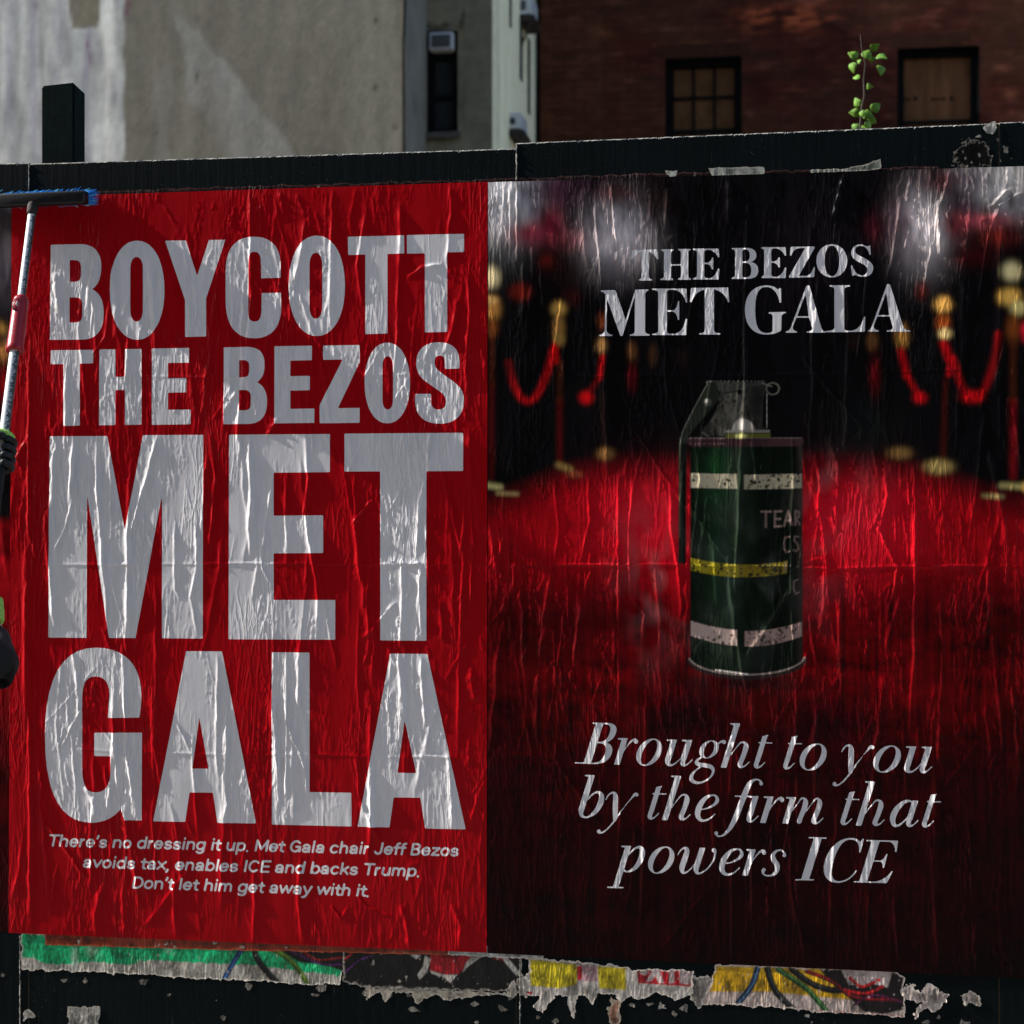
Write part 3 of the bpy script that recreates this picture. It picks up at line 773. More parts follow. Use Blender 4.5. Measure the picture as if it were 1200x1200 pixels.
red_poster = GR.build('protest_poster', [M['red_paper'], M['grey_ink']], label='bright red wrinkled poster filled with huge pale grey condensed capitals', cat='poster')

# ------------------------------------------------------------------ the dark photographic poster
GB = Grid((572.2, 213.8), (1211, 194.6), (571.4, 1116.6), (1211, 1146.5), 1.17, 0.0)
ny, nx = GB.px.shape
px, py = GB.px, GB.py
k0 = 0.50; TINT = np.array([1.05, 1.0, .92])
def C(*c): return lin(c) / k0 * TINT
GB.C = np.zeros((ny, nx, 3)) + C(7, 6, 8)
def blob(x, y, rx, ry, col, a=1.0, p=2.0, G=None):
    G = G or GB
    if G is GB and max(rx, ry) <= 18 and y > 315: p = 3.2; rx *= .92
    d = ((G.px - x) / rx) ** 2 + ((G.py - y) / ry) ** 2
    w = (np.exp(-(d ** (p / 2)) * 1.2) * a)[..., None]
    G.C[:] = G.C * (1 - w) + np.asarray(col)[None, None] * w
# out-of-focus flash lights behind the barrier
blob(590, 225, 30, 52, C(214, 214, 218)); blob(622, 228, 26, 30, C(112, 112, 124), .9); blob(575, 250, 30, 26, C(110, 105, 115), .6)
blob(655, 222, 40, 26, C(48, 26, 40), .9); blob(622, 274, 26, 15, C(116, 44, 56)); blob(645, 262, 16, 24, C(96, 16, 32), .8); blob(678, 280, 20, 15, C(96, 14, 20), .9)
blob(722, 278, 34, 34, C(216, 208, 214)); blob(705, 265, 30, 30, C(70, 62, 72), .6); blob(742, 262, 20, 34, C(96, 92, 102), .7); blob(717, 312, 20, 22, C(60, 54, 64), .6)
blob(722, 228, 26, 12, C(60, 14, 10), .6); blob(765, 240, 20, 24, C(34, 18, 18), .7)
blob(610, 342, 15, 11, C(74, 16, 10)); blob(641, 306, 9, 9, C(88, 22, 16)); blob(660, 315, 30, 20, C(26, 8, 8), .6); blob(670, 348, 14, 12, C(40, 8, 8), .6)
blob(1082, 268, 26, 42, C(220, 212, 216)); blob(1072, 300, 22, 24, C(80, 74, 80), .6); blob(1058, 262, 22, 32, C(92, 62, 74), .6); blob(1026, 268, 12, 18, C(70, 20, 30), .7)
blob(1178, 214, 46, 32, C(182, 179, 180)); blob(1135, 212, 26, 15, C(86, 74, 82), .8); blob(1190, 240, 30, 22, C(108, 104, 110), .8); blob(1130, 240, 20, 18, C(50, 36, 50), .8)
blob(1150, 259, 36, 10, C(150, 66, 76), .9); blob(1170, 276, 26, 14, C(84, 22, 18), .9); blob(1118, 265, 14, 20, C(96, 26, 32), .8); blob(1105, 215, 16, 16, C(70, 18, 26), .6)
blob(1090, 215, 22, 14, C(50, 14, 18), .6); blob(1135, 300, 28, 14, C(52, 8, 10), .8); blob(1080, 340, 10, 12, C(80, 14, 8), .6); blob(940, 300, 70, 60, C(16, 12, 18), .7)
glow_ = 1 + np.clip((330 - py) / 60, 0, 1) * (.45 * fnoise(ny, nx, 16, 2.6, 81) + .30 * fnoise(ny, nx, 30, 9, 82))  # light and dark of paper crinkles put into the colour of the glows
GB.C = GB.C * np.clip(glow_, .35, 2)[..., None]
# carpet
cb = np.interp(px, [572, 610, 660, 700, 750, 960, 1020, 1060, 1110, 1160, 1211], [590, 577, 556, 549, 546, 544, 546, 551, 562, 580, 592])
e = np.clip((py - cb) / 46 + 0.42, 0, 1) ** 1.3
pyw = py + 12 * fnoise(ny, nx, 60, 120, 77) * np.clip((py - 668) / 30, 0, 1)
vert = np.interp(pyw, [540, 575, 610, 645, 661, 666, 700, 730, 760, 800, 840, 900, 980, 1060, 1150], [.6, .85, .95, .88, .78, .72, .50, .22, .27, .32, .17, .060, .034, .024, .010])
mot = fnoise(ny, nx, 22, 80, 71) * .9 + fnoise(ny, nx, 9, 16, 72) * .6
streak = fnoise(ny, nx, 90, 5, 73)
low = np.clip((py - 664) / 60, 0, 1)
mod = 1 + low * (0.42 * mot + 0.42 * streak) + (1 - low) * (0.10 * mot + 0.15 * streak)
side = .55 + .42 * np.exp(-((px - 745) / 95.0) ** 2) + .42 * np.exp(-((px - 1010) / 95.0) ** 2)
inten = np.clip(vert * np.clip(mod, .08, 2.2) * side, 0, 1.6)
fine = 1 + 0.16 * fnoise(ny, nx, 3, 2.2, 74)
red = C(158, 6, 20)
car = np.stack([red[0] * inten * fine, red[1] * inten ** 1.3 * fine, red[2] * inten ** 1.25 * fine], -1) + C(6, 2, 3)
GB.C = GB.C * (1 - e[..., None]) + car * e[..., None]
blob(765, 610, 60, 50, C(196, 30, 50), .35); blob(1000, 610, 60, 50, C(196, 30, 52), .35)
# dark horizontal band under the fold, shadow of the can on the carpet
blob(690, 715, 130, 34, C(30, 3, 7), .55); blob(1080, 705, 120, 26, C(34, 3, 8), .5); blob(640, 760, 80, 16, C(26, 3, 6), .4)
blob(800, 842, 66, 50, C(12, 2, 4), .9); blob(975, 846, 66, 44, C(16, 2, 5), .8); blob(880, 800, 90, 15, C(12, 2, 4), .8)
# brass stanchions and ropes, blurred as in the print
def glow(pts, w, col, a=1.0, soft=7):
    P = []
    for (x0, y0), (x1, y1) in zip(pts[:-1], pts[1:]):
        n = max(2, int(math.hypot(x1 - x0, y1 - y0) / 1.5))
        for q in range(n): P.append((x0 + (x1 - x0) * q / n, y0 + (y1 - y0) * q / n, w))
    P.append((*pts[-1], w))
    P = np.array(P); P[:, 2] *= .7; GB.paint_stroke(P, col * .66, a, soft)
def smooth(pts, n=8):
    out = []
    pts = [np.array(p, float) for p in pts]
    for i in range(len(pts) - 1):
        p0 = pts[max(0, i - 1)]; p1 = pts[i]; p2 = pts[i + 1]; p3 = pts[min(len(pts) - 1, i + 2)]
        for k in range(n):
            t = k / n
            out.append(tuple(0.5 * ((2 * p1) + (-p0 + p2) * t + (2 * p0 - 5 * p1 + 4 * p2 - p3) * t * t + (-p0 + 3 * p1 - 3 * p2 + p3) * t ** 3)))
    out.append(tuple(pts[-1])); return out
glow([(576, 395), (576, 450)], 8, C(86, 38, 18), .8); glow([(576, 450), (576, 560)], 8, C(88, 14, 12), .8)
blob(577, 325, 10, 13, C(200, 184, 142)); blob(576, 362, 12, 15, C(150, 104, 50), .95); blob(576, 352, 9, 6, C(190, 150, 90), .8); blob(576, 384, 9, 12, C(96, 50, 20), .9)
glow([(572, 569), (586, 571)], 11, C(190, 180, 120), .9, 5); glow([(584, 578), (606, 579)], 7, C(176, 150, 100), .9, 5)
glow(smooth([(596, 425), (602, 450), (611, 466), (620, 470), (630, 462), (640, 440), (648, 412), (653, 402)]), 8, C(196, 12, 20), .9, 8)
blob(596, 430, 14, 26, C(7, 6, 8), .75)
blob(655, 362, 10, 9, C(160, 124, 62)); blob(655, 384, 8, 17, C(128, 92, 48), .95); blob(656, 398, 7, 8, C(130, 106, 50), .8)
glow([(651, 408), (652, 424)], 9, C(200, 12, 14), .9, 5); glow([(656, 425), (656, 470)], 7, C(84, 40, 16), .8); glow([(656, 470), (656, 540)], 7, C(100, 14, 14), .8)
glow([(655, 545), (668, 550)], 11, C(140, 116, 66), .9, 6); blob(674, 556, 10, 5, C(120, 60, 40), .8)
blob(705, 376, 6, 10, C(86, 40, 18), .8); blob(705, 405, 8, 10, C(120, 88, 52), .9); glow([(706, 418), (703, 442)], 7, C(176, 10, 18), .9, 6); glow([(701, 444), (688, 464)], 6, C(140, 8, 14), .6); blob(687, 466, 9, 8, C(160, 8, 14), .95)
blob(710, 532, 12, 8, C(110, 78, 42), .8); glow([(706, 460), (707, 520)], 5, C(34, 14, 10), .7)
blob(741, 412, 7, 12, C(84, 54, 30), .8); blob(741, 442, 7, 18, C(64, 6, 12), .8); blob(765, 416, 6, 14, C(50, 32, 20), .7); blob(800, 420, 6, 14, C(24, 14, 12), .6)
blob(1185, 318, 12, 12, C(196, 184, 136)); blob(1183, 348, 14, 11, C(206, 160, 76)); blob(1192, 361, 10, 10, C(190, 176, 112), .9); blob(1187, 385, 10, 18, C(110, 56, 22), .9)
glow([(1187, 400), (1187, 470)], 9, C(86, 40, 18), .85); glow([(1187, 470), (1187, 560)], 9, C(128, 14, 22), .85)
blob(1203, 388, 9, 12, C(190, 20, 44), .9)
glow([(1174, 569), (1198, 570)], 11, C(176, 164, 104), .9, 5); glow([(1153, 581), (1174, 582)], 8, C(146, 132, 86), .9, 5); blob(1203, 571, 6, 7, C(190, 140, 60), .9)
blob(1105, 357, 11, 10, C(214, 160, 80)); blob(1105, 378, 9, 10, C(150, 70, 26), .95); blob(1107, 391, 8, 7, C(226, 196, 130), .95)
glow([(1106, 402), (1112, 420)], 12, C(190, 12, 20), .9, 6); glow([(1116, 420), (1112, 438)], 8, C(210, 16, 30), .9, 6); glow([(1108, 445), (1105, 540)], 6, C(80, 20, 12), .75)
blob(1100, 547, 18, 9, C(140, 122, 72), .9)
glow(smooth([(1118, 425), (1126, 450), (1136, 465), (1146, 466), (1156, 450), (1165, 420), (1170, 392)]), 7, C(190, 12, 20), .75, 8); blob(1139, 465, 14, 8, C(160, 8, 14), .8)
blob(1164, 415, 12, 24, C(9, 6, 8), .5)
blob(1057, 394, 9, 14, C(138, 98, 46), .95); glow([(1056, 410), (1062, 440)], 9, C(176, 8, 18), .9, 6); glow([(1063, 440), (1074, 460)], 7, C(170, 8, 16), .9, 6); blob(1078, 466, 9, 7, C(160, 8, 16), .95)
blob(1054, 531, 16, 8, C(112, 84, 46), .8); blob(1022, 400, 8, 12, C(86, 56, 30), .85); blob(1025, 440, 6, 22, C(80, 6, 12), .8); blob(1000, 400, 6, 12, C(30, 20, 12), .6)
blob(1010, 500, 40, 40, C(13, 17, 17), .7)

# the whole background of the print is out of focus
def gblur(A, s_):
    fy = np.fft.fftfreq(A.shape[0])[:, None]; fx = np.fft.rfftfreq(A.shape[1])[None, :]
    k = np.exp(-2 * (math.pi * s_) ** 2 * (fx ** 2 + fy ** 2)); pad = 24
    B = np.pad(A, ((pad, pad), (pad, pad), (0, 0)), mode='edge')
    fy = np.fft.fftfreq(B.shape[0])[:, None]; fx = np.fft.rfftfreq(B.shape[1])[None, :]
    k = np.exp(-2 * (math.pi * s_) ** 2 * (fx ** 2 + fy ** 2))
    return np.stack([np.fft.irfft2(np.fft.rfft2(B[..., q]) * k, s=B.shape[:2]) for q in range(3)], -1)[pad:-pad, pad:-pad]
bl = np.clip(gblur(GB.C, .9), 0, None); m_ = np.clip((590 - py) / 30, 0, 1)[..., None]
GB.C = GB.C * (1 - m_) + bl * m_

# the can in the middle of the print
def P_(s): return path(s)
body = P_('M809 519 L940.5 519 L940.5 770 Q940 790 875 791 Q810 790 809 770')
def bodycol(X, Y):
    u = (X - 809) / 131.5
    g = np.interp(u, [0, .12, .25, .42, .5, .62, .8, .93, 1], [.55, .8, 1.3, 1.15, .85, .45, .32, .45, .8])
    v = np.interp(Y, [519, 545, 600, 700, 770, 790], [.75, 1, 1.05, .95, .8, .6])
    n = 1 + .3 * fnoise(*X.shape, 26, 7, 61) + .18 * fnoise(*X.shape, 3, 3, 62)
    c = C(17, 27, 19)
    o = c[None, None] * (g * v * n)[..., None]
    edge = np.clip((u - .93) / .05, 0, 1)[..., None]
    return o * (1 - .6 * edge) + C(44, 34, 34) * .6 * edge
GB.paint(body, bodycol, 1, 1.4)
blob(838, 555, 16, 34, C(16, 56, 26), .6); blob(838, 640, 14, 60, C(14, 42, 24), .5); blob(853, 700, 12, 40, C(40, 56, 48), .4); blob(862, 560, 8, 60, C(60, 70, 62), .22)
blob(905, 640, 24, 110, C(7, 11, 9), .75)
rgp = random.Random(8)
def band(x0, x1, yt, yb, sag, col, holes):
    t = np.linspace(x0, x1, 12); cur = lambda x: sag * (1 - ((x - 875) / 66) ** 2)
    up = [(x, yt + cur(x)) for x in t]; dn = [(x, yb + cur(x) * 1.08) for x in t[::-1]]
    GB.paint([np.array(up + dn)], col, .95, 1.2)
    for _ in range(holes):
        x = rgp.uniform(x0 + 2, x1 - 2); y = rgp.uniform(yt, yb) + cur(x); r = rgp.choice([.7, .9, 1.2, 1.9])
        GB.paint([ring(x - r, x + r, y - r * rgp.uniform(.6, 1.5), y + r)], C(22, 22, 20), .85, 1)
band(809.5, 863.5, 554.5, 571.5, 1.0, C(150, 144, 124), 16); band(872, 939.5, 555, 572, 1.2, C(126, 120, 104), 60)
band(809.5, 866, 653.5, 668, 8, C(122, 112, 26), 26); band(866, 922, 653.5, 667.5, 8, C(98, 86, 24), 50)
band(809.5, 863.8, 727, 744.5, 11.5, C(150, 132, 126), 16); band(872.8, 939.5, 728, 745, 11.5, C(124, 104, 100), 60)
# stencilled letters on the can
def sten(P, w=3.2):
    for s in P:
        Q = []
        for (x0, y0), (x1, y1) in zip(s[:-1], s[1:]):
            n = max(2, int(math.hypot(x1 - x0, y1 - y0) * 2))
            Q += [(x0 + (x1 - x0) * q / n, y0 + (y1 - y0) * q / n, w) for q in range(n + 1)]
        GB.paint_stroke(np.array(Q), C(112, 94, 90), .62, 1.1)
sten([[(892, 599.5), (903, 599.5)], [(897.5, 600), (897.5, 617.5)], [(908, 599), (908, 617)], [(908, 599.5), (916, 599)], [(908, 608), (914, 608)], [(908, 617), (916, 616.5)],
      [(919, 616), (923.5, 599), (928, 615)], [(921, 610), (926, 610)], [(932, 615), (932, 598.5), (936.5, 600), (936, 606), (932.5, 607), (937, 614.5)]], 2.7)
sten([[(925, 629), (920.5, 629.5), (919, 635), (919, 643), (921.5, 647), (925, 646)], [(935.5, 629), (931.5, 628.5), (930.5, 633), (935, 638), (935.5, 643), (933, 646), (930, 644.5)],
      [(920, 660), (920, 670)], [(935, 679), (930.5, 681), (930, 690), (932.5, 696), (936, 694)]], 2.2)
# rims
GB.paint(P_('M805 516 Q806 513 812 512.6 L936 512.6 Q942 513 942 517 Q941 522.5 934 523 L813 523.6 Q805.5 523 805 516'), C(46, 30, 34), .96, 1.4)
GB.paint_stroke(np.array([(806 + q, 513.4 + .0 * q, 1.2) for q in range(0, 134)]), C(92, 88, 88), .7, 1.2)
for k in range(26):
    x = rgp.uniform(808, 850); GB.paint_stroke(np.array([(x, 514, 1.2), (x, 520, 1.2)]), C(128, 106, 106), .45, 1)
rimx = np.linspace(808, 942.5, 150); rimy = 768 + 22.5 * np.sqrt(np.clip(1 - ((rimx - 875) / 68) ** 2, 0, 1))
GB.paint_stroke(np.stack([rimx, rimy + 2.6, 0 * rimx + 6.5], 1), C(30, 24, 24), .95, 2)
GB.paint_stroke(np.stack([rimx, rimy, 0 * rimx + 1.9], 1), C(140, 128, 124), .75, 1.4)
GB.paint_stroke(np.stack([np.linspace(839, 876, 40), np.linspace(785, 790, 40), np.full(40, 1.6)], 1), C(236, 228, 222), .8, 1.2)
# fuze head, lever, dome and pull ring
def headcol(X, Y):
    u = (X - 828) / 70
    g = np.interp(u, [0, .2, .35, .55, .62, .8, .92, 1], [.6, .9, 1.4, 1.5, 1.0, .45, .7, .5])
    n = 1 + .45 * fnoise(*X.shape, 9, 4, 63) + .4 * fnoise(*X.shape, 2.2, 2.2, 64)
    return C(46, 46, 43)[None, None] * (g * n)[..., None]
GB.paint(P_('M834 447.5 L894 447.2 Q898 449 897.5 456 L894 470 L893.5 500 L902 504 L902.5 510 L822 511 L824 502 Q838 490 842 470 L838 458'), headcol, 1, 1.3)
blob(888, 470, 7, 24, C(16, 16, 16), .8)
GB.paint(P_('M838 450 L893 449 L892 452 Q876 452 868 458 Q854 460 848 463 Q844 456 838 455'), C(44, 46, 43), 1, 1.2)
GB.paint_stroke(np.array([(848 + q, 461 - q * .16, 1.6) for q in range(24)]), C(8, 8, 8), .9, 1.2)
for (x, y, r) in ((839, 457, 2.6), (866.5, 459.5, 2.6), (843, 460, 2)): GB.paint([ring(x - r, x + r, y - r, y + r)], C(5, 5, 5), 1, 1)
GB.paint(P_('M834 447 Q829 449 826 455 L800 504 Q796 511 795.6 520 L795 660 L803.5 660 L804.5 520 Q806 512 812 504 L838 474 Q844 466 842 458 L838 449'), C(28, 31, 27), 1, 1.3)
GB.paint(P_('M799 520 L804.6 520 L803.5 662 L801 662'), C(10, 11, 10), .9, 1)
GB.paint_stroke(np.array(smooth([(895, 447, 1.4), (834, 447, 1.5), (828, 452, 1.5), (815, 476, 1.5), (801, 504, 1.5), (797, 520, 1.3)], 14)), C(118, 120, 114), .6, 1.1)
GB.paint_stroke(np.array([(796.6, 520 + q, 1.3) for q in range(0, 110)]), C(84, 92, 74), .6, 1.1)
GB.paint([ring(825, 834, 467, 476)], C(60, 62, 56), 1, 1.4); blob(828, 470, 2.6, 2.6, C(150, 150, 144), .8)
GB.paint(P_('M857 506 Q860 491 870 490.5 Q882 491 885 506'), C(112, 110, 106), 1, 1.6); blob(869, 498, 4, 8, C(206, 204, 200), .6)
GB.paint(P_('M850 504 L902 504 L902 507 L850 507'), C(104, 102, 98), .9, 1.2); GB.paint(P_('M852 508 L903 508 L903 513 L848 513'), C(66, 70, 28), 1, 1.2); blob(868, 511, 8, 3, C(196, 196, 130), .7)
GB.paint_stroke(np.array([(824 + q, 507 + q * .75, 1.5) for q in range(7)]), C(96, 96, 90), .9, 1)
an = np.linspace(0, 2 * math.pi, 60)
GB.paint_stroke(np.stack([905.5 + 7.4 * np.cos(an), 455.6 + 6.8 * np.sin(an), 0 * an + 1.8], 1), C(88, 88, 82), .9, 1.1)
GB.paint_stroke(np.array([(893 + q, 449 + q * .35, 2.0) for q in range(12)]), C(96, 96, 90), .8, 1.1)
GB.paint_stroke(np.array([(898.6, 462 + q, 1.1) for q in range(40)]), C(150, 150, 146), .7, 1)
# drifting smoke round the can
smk = np.clip(fnoise(ny, nx, 40, 26, 91) + .4, 0, 1.4)
def smoke(x, y, rx, ry, a, c=C(110, 92, 96)):
    d = ((px - x) / rx) ** 2 + ((py - y) / ry) ** 2
    w = (np.exp(-d) * a * smk)[..., None]; GB.C[:] = GB.C * (1 - w) + c[None, None] * w
smoke(772, 690, 30, 62, .44); smoke(964, 600, 24, 60, .30); smoke(968, 690, 22, 60, .30, C(90, 46, 56)); smoke(860, 690, 60, 80, .20, C(90, 100, 96)); smoke(742, 660, 30, 50, .12); smoke(1000, 560, 36, 30, .12)

# ---- serif capitals
def serif_caps():
    L = []
    def stem(x0, x1, y0, y1, xa, xb, xc, xd, h=1.5, br=3.5, lean=0.0):
        """stem x0..x1 from y0 to y1 with bracketed slab serifs xa..xb (top) and xc..xd (bottom)"""
        s = f'M{xa} {y0} L{xb} {y0} L{xb} {y0 + h} ' if xa is not None else f'M{x0} {y0} L{x1} {y0} '
        if xa is not None: s += f'Q{x1} {y0 + h + .3} {x1} {y0 + h + br} '
        if xc is not None: s += f'L{x1} {y1 - h - br} Q{x1} {y1 - h - .3} {xd} {y1 - h} L{xd} {y1} L{xc} {y1} L{xc} {y1 - h} Q{x0} {y1 - h - .3} {x0} {y1 - h - br} '
        else: s += f'L{x1} {y1} L{x0} {y1} '
        if xa is not None: s += f'L{x0} {y0 + h + br} Q{x0} {y0 + h + .3} {xa} {y0 + h}'
        L.append(path(s))
    def E(x0, x1, xs0, xs1, y0, y1, ytip, ymid, xm, mt0, mt1, ybt):
        h = 1.5
        stem(xs0, xs1, y0, y1, x0, xs1 + 3, x0, xs1 + 3)
        w = x1 - xs1
        L.append(path(f'M{xs1 - 1} {y0} L{x1 - .8} {y0} L{x1} {ytip} L{x1 - 1.6} {ytip} Q{x1 - 3.5} {y0 + h + 3.0} {x1 - w * .62} {y0 + h} L{xs1 - 1} {y0 + h}'))
        L.append(path(f'M{xs1 - 1} {y1} L{x1 - .8} {y1} L{x1} {ybt} L{x1 - 1.6} {ybt} Q{x1 - 4.2} {y1 - h - 2.5} {x1 - w * .60} {y1 - h} L{xs1 - 1} {y1 - h}'))
        L.append(path(f'M{xs1 - 1} {ymid - .8} L{xm - 7} {ymid - .8} Q{xm - 2.6} {ymid - 1.8} {xm - 1.5} {mt0} L{xm} {mt0} L{xm} {mt1} L{xm - 1.5} {mt1} Q{xm - 2.6} {ymid + 2.4} {xm - 7} {ymid + .8} L{xs1 - 1} {ymid + .8}'))
    def T(x0, x1, xs0, xs1, y0, y1, tip, xc, xd):
        stem(xs0, xs1, y0, y1, None, None, xc, xd)
        h = 1.6
        L.append(path(f'M{x0 + 1} {y0 + .3} L{x1 - 1.5} {y0 - .3} L{x1} {tip} L{x1 - 1.6} {tip} Q{x1 - 5.5} {y0 + h + 3} {xs1 - .5} {y0 + h + .1} L{xs0 + .5} {y0 + h + .3} Q{x0 + 5.5} {y0 + h + 3} {x0 + 1.4} {tip} L{x0 - .3} {tip}'))
    T(739.7, 772, 751.9, 760.3, 292.8, 329, 304.2, 748.4, 764.8)
    stem(778.2, 786.3, 292.3, 328.4, 774.8, 789.5, 773.5, 788.8); stem(798, 806.5, 291.9, 328, 794.5, 809.6, 794.5, 809.8)
    L.append(path('M786 310 L798.4 309.6 L798.4 311.2 L786 311.6'))
    E(811.6, 843, 816.9, 825.4, 291.5, 327.7, 301.8, 308.8, 835.9, 301.6, 316, 314.8)
    def B(x0, xs0, xs1, xr1, xr2, y0, y1, ym):
        stem(xs0, xs1, y0, y1, x0, xs1 + 2, x0, xs1 + 2)
        L.append(path(f'M{xs1 - 1} {y0} L{xs1 + 5} {y0} C{xr1 - 3} {y0} {xr1} {y0 + 4} {xr1} {y0 + 8.5} C{xr1} {ym - 3} {xr1 - 4} {ym + .6} {xs1 + 4} {ym + .7} L{xs1 - 1} {ym + .7}') +
                 path(f'M{xs1 - 1} {y0 + 1.6} L{xs1 + 3} {y0 + 1.6} C{xr1 - 9} {y0 + 1.8} {xr1 - 7.6} {y0 + 5} {xr1 - 7.6} {y0 + 8.5} C{xr1 - 7.6} {ym - 3.5} {xr1 - 9} {ym - 1} {xs1 + 3} {ym - .8} L{xs1 - 1} {ym - .8}'))
        L.append(path(f'M{xs1 - 1} {ym - .8} L{xs1 + 5} {ym - .8} C{xr2 - 3} {ym - .5} {xr2} {ym + 4} {xr2} {ym + 9.5} C{xr2} {y1 - 4} {xr2 - 3} {y1} {xs1 + 5} {y1} L{xs1 - 1} {y1}') +
                 path(f'M{xs1 - 1} {ym + .8} L{xs1 + 3} {ym + .8} C{xr2 - 9.6} {ym + 1} {xr2 - 8.2} {ym + 4.6} {xr2 - 8.2} {ym + 9.5} C{xr2 - 8.2} {y1 - 4.6} {xr2 - 9.6} {y1 - 1.7} {xs1 + 3} {y1 - 1.6} L{xs1 - 1} {y1 - 1.6}'))
    B(857.6, 861.5, 869.9, 886.3, 888.6, 290.8, 327, 307.4)
    E(892, 921.3, 895.5, 903.8, 289.8, 326, 299.8, 307.3, 914, 301.6, 314, 313.6)
    L.append(path('M926.5 289.4 L954.8 289 L954.8 290.4 L935.8 323.6 L944.5 323.4 Q951.5 322.4 953.4 313 L955 313 L954 325 L924.6 325.6 L924.6 324.2 L943.6 290.8 L937 291 Q929.5 291.8 927.2 300 L925.6 300'))
    L.append([ring(956.6, 992.8, 286.4, 325.4, .56), ring(966.2, 983.4, 288, 323.9, .6)])
    def S(x0, x1, y0, y1):
        w = x1 - x0; h = y1 - y0
        g = lambda u, v: f'{x0 + u * w:.2f} {y0 + v * h:.2f}'
        L.append(path(f'M{g(.86,.02)} L{g(.89,.33)} L{g(.83,.33)} C{g(.78,.14)} {g(.62,.04)} {g(.42,.045)} C{g(.24,.05)} {g(.16,.13)} {g(.20,.24)} C{g(.26,.37)} {g(.98,.45)} {g(1.0,.72)} C{g(1.0,.92)} {g(.78,1.0)} {g(.54,1.0)} C{g(.34,1.0)} {g(.25,.93)} {g(.14,.95)} L{g(.06,.99)} L{g(0.0,.63)} L{g(.06,.63)} C{g(.13,.84)} {g(.3,.955)} {g(.5,.955)} C{g(.68,.95)} {g(.77,.85)} {g(.72,.73)} C{g(.64,.56)} {g(-.02,.54)} {g(0.02,.25)} C{g(.06,.07)} {g(.22,0)} {g(.42,0)} C{g(.58,0)} {g(.66,.07)} {g(.76,.06)}'))
    S(997, 1023.3, 286.6, 324.6)
    # MET
    L.append(path('M704 340.4 L721.3 340 L733.4 375.5 L744.6 339.6 L760 339.2 L760 340.9 Q756.4 341.2 756.2 345 L756 388 Q756.3 391.4 761.6 391.9 L761.6 393.4 L738.6 393.7 L738.6 392.2 Q743.8 391.6 743.9 388 L744.2 346.5 L729.6 393.8 L727.2 393.8 L711.3 350 L711 387 Q711.4 391.8 717.6 392.4 L717.6 393.9 L702 394.1 L702 392.6 Q708.6 391.8 709 387 L709.6 345.5 Q708.5 342.3 704 342'))
    E(764, 805.3, 771.4, 781.6, 338.3, 392.8, 355, 364.6, 796, 352.8, 375.4, 373.6)
    T(809, 854.8, 825.9, 836.7, 337.3, 392.2, 354.3, 819.2, 844)
    # GALA
    L.append(path('M915.3 337.6 L915.4 355 L913.6 355 C911.6 343 905.5 336.4 898 336.4 C888.5 336.6 885 345 885 363.5 C885 382 888.6 390.2 898.4 390.4 C901.6 390.4 904.6 389.6 905.3 387.8 L905.4 370.5 Q905.2 367.9 900.6 367.4 L900.6 366 L921.6 365.6 L921.6 367 Q916.2 367.6 915.8 371 L915.6 387 C911.5 390.6 904.5 392.2 898 392.2 C882.5 392.2 873 381.5 873 363.5 C873 345.5 882.5 334.6 898 334.6 C904.5 334.6 908.6 336.2 911.5 339.6 L913.8 337.6'))
    def A(xa, ya, xbl0, xbl1, xthin, xt0, xt1, xbr0, xbr1, yb, yc, xt):
        L.append(path(f'M{xa} {ya} L{xa + 3.4} {ya} L{xt1} {yb - 5} Q{xt1 + 1.4} {yb - 1.8} {xbr1} {yb - 1.5} L{xbr1} {yb} L{xbr0} {yb} L{xbr0} {yb - 1.5} Q{xt0 + 1.6} {yb - 1.8} {xt0} {yb - 6} L{xt} {yc + 1.6} L{xthin + 5.5} {yc + 1.6} L{xthin + 1.2} {yb - 7} Q{xthin + .8} {yb - 2} {xbl1} {yb - 1.5} L{xbl1} {yb} L{xbl0} {yb} L{xbl0} {yb - 1.5} Q{xthin - 2.6} {yb - 2} {xthin - 1.2} {yb - 6}') +
                 path(f'M{xa - .9} {ya + 9.5} L{xthin + 6.2} {yc} L{xt - .6} {yc}'))
    A(945, 334.7, 921, 934, 927.8, 951.6, 962.6, 945, 967.4, 390, 370.8, 948.2)
    stem(977.7, 989.2, 334.5, 389.4, 971.8, 996, 968, 994)
    L.append(path('M988 389.4 L1013.4 388.8 L1013.9 371 L1012.4 371 Q1008.8 385.6 998.5 387.6 L988 387.8'))
    A(1039.4, 333.2, 1017, 1029.8, 1022.6, 1046, 1058.6, 1039, 1066.4, 388.8, 369.4, 1042.6)
    return L
for c in serif_caps(): GB.ink(c)

# ---- slanted lower case: broad-pen strokes in upright coordinates (x right, y up, x-height 31)
TH = 6.1; HN = 1.4
def pen(*pts): return ('s', pts)
def pol(s): return ('p', path(s))
def bowl(x0, x1, y0=-.6, y1=31.4, t=6.0, tilt=1.5):
    """round letter: outer ellipse minus a slightly tilted narrower one"""
    a = np.linspace(0, 2 * math.pi, 40)[:-1]; cx, cy = (x0 + x1) / 2, (y0 + y1) / 2; rx, ry = (x1 - x0) / 2, (y1 - y0) / 2
    o = np.stack([cx + rx * np.cos(a), cy + ry * np.sin(a)], 1)
    i = np.stack([cx + (rx - t) * np.cos(a) + tilt * np.sin(a) * .8, cy + (ry - 1.4) * np.sin(a)], 1)
    return ('p', [o, i])
def stemi(x, y0, y1, t=TH, flag=True):
    s = f'M{x - t / 2} {y0} L{x + t / 2} {y0} L{x + t / 2} {y1} L{x - t / 2 - (4.5 if flag else 0)} {y1} ' + (f'L{x - t / 2 - 4.5} {y1 - 1.5} L{x - t / 2} {y1 - 2.2}' if flag else '')
    return ('p', path(s))
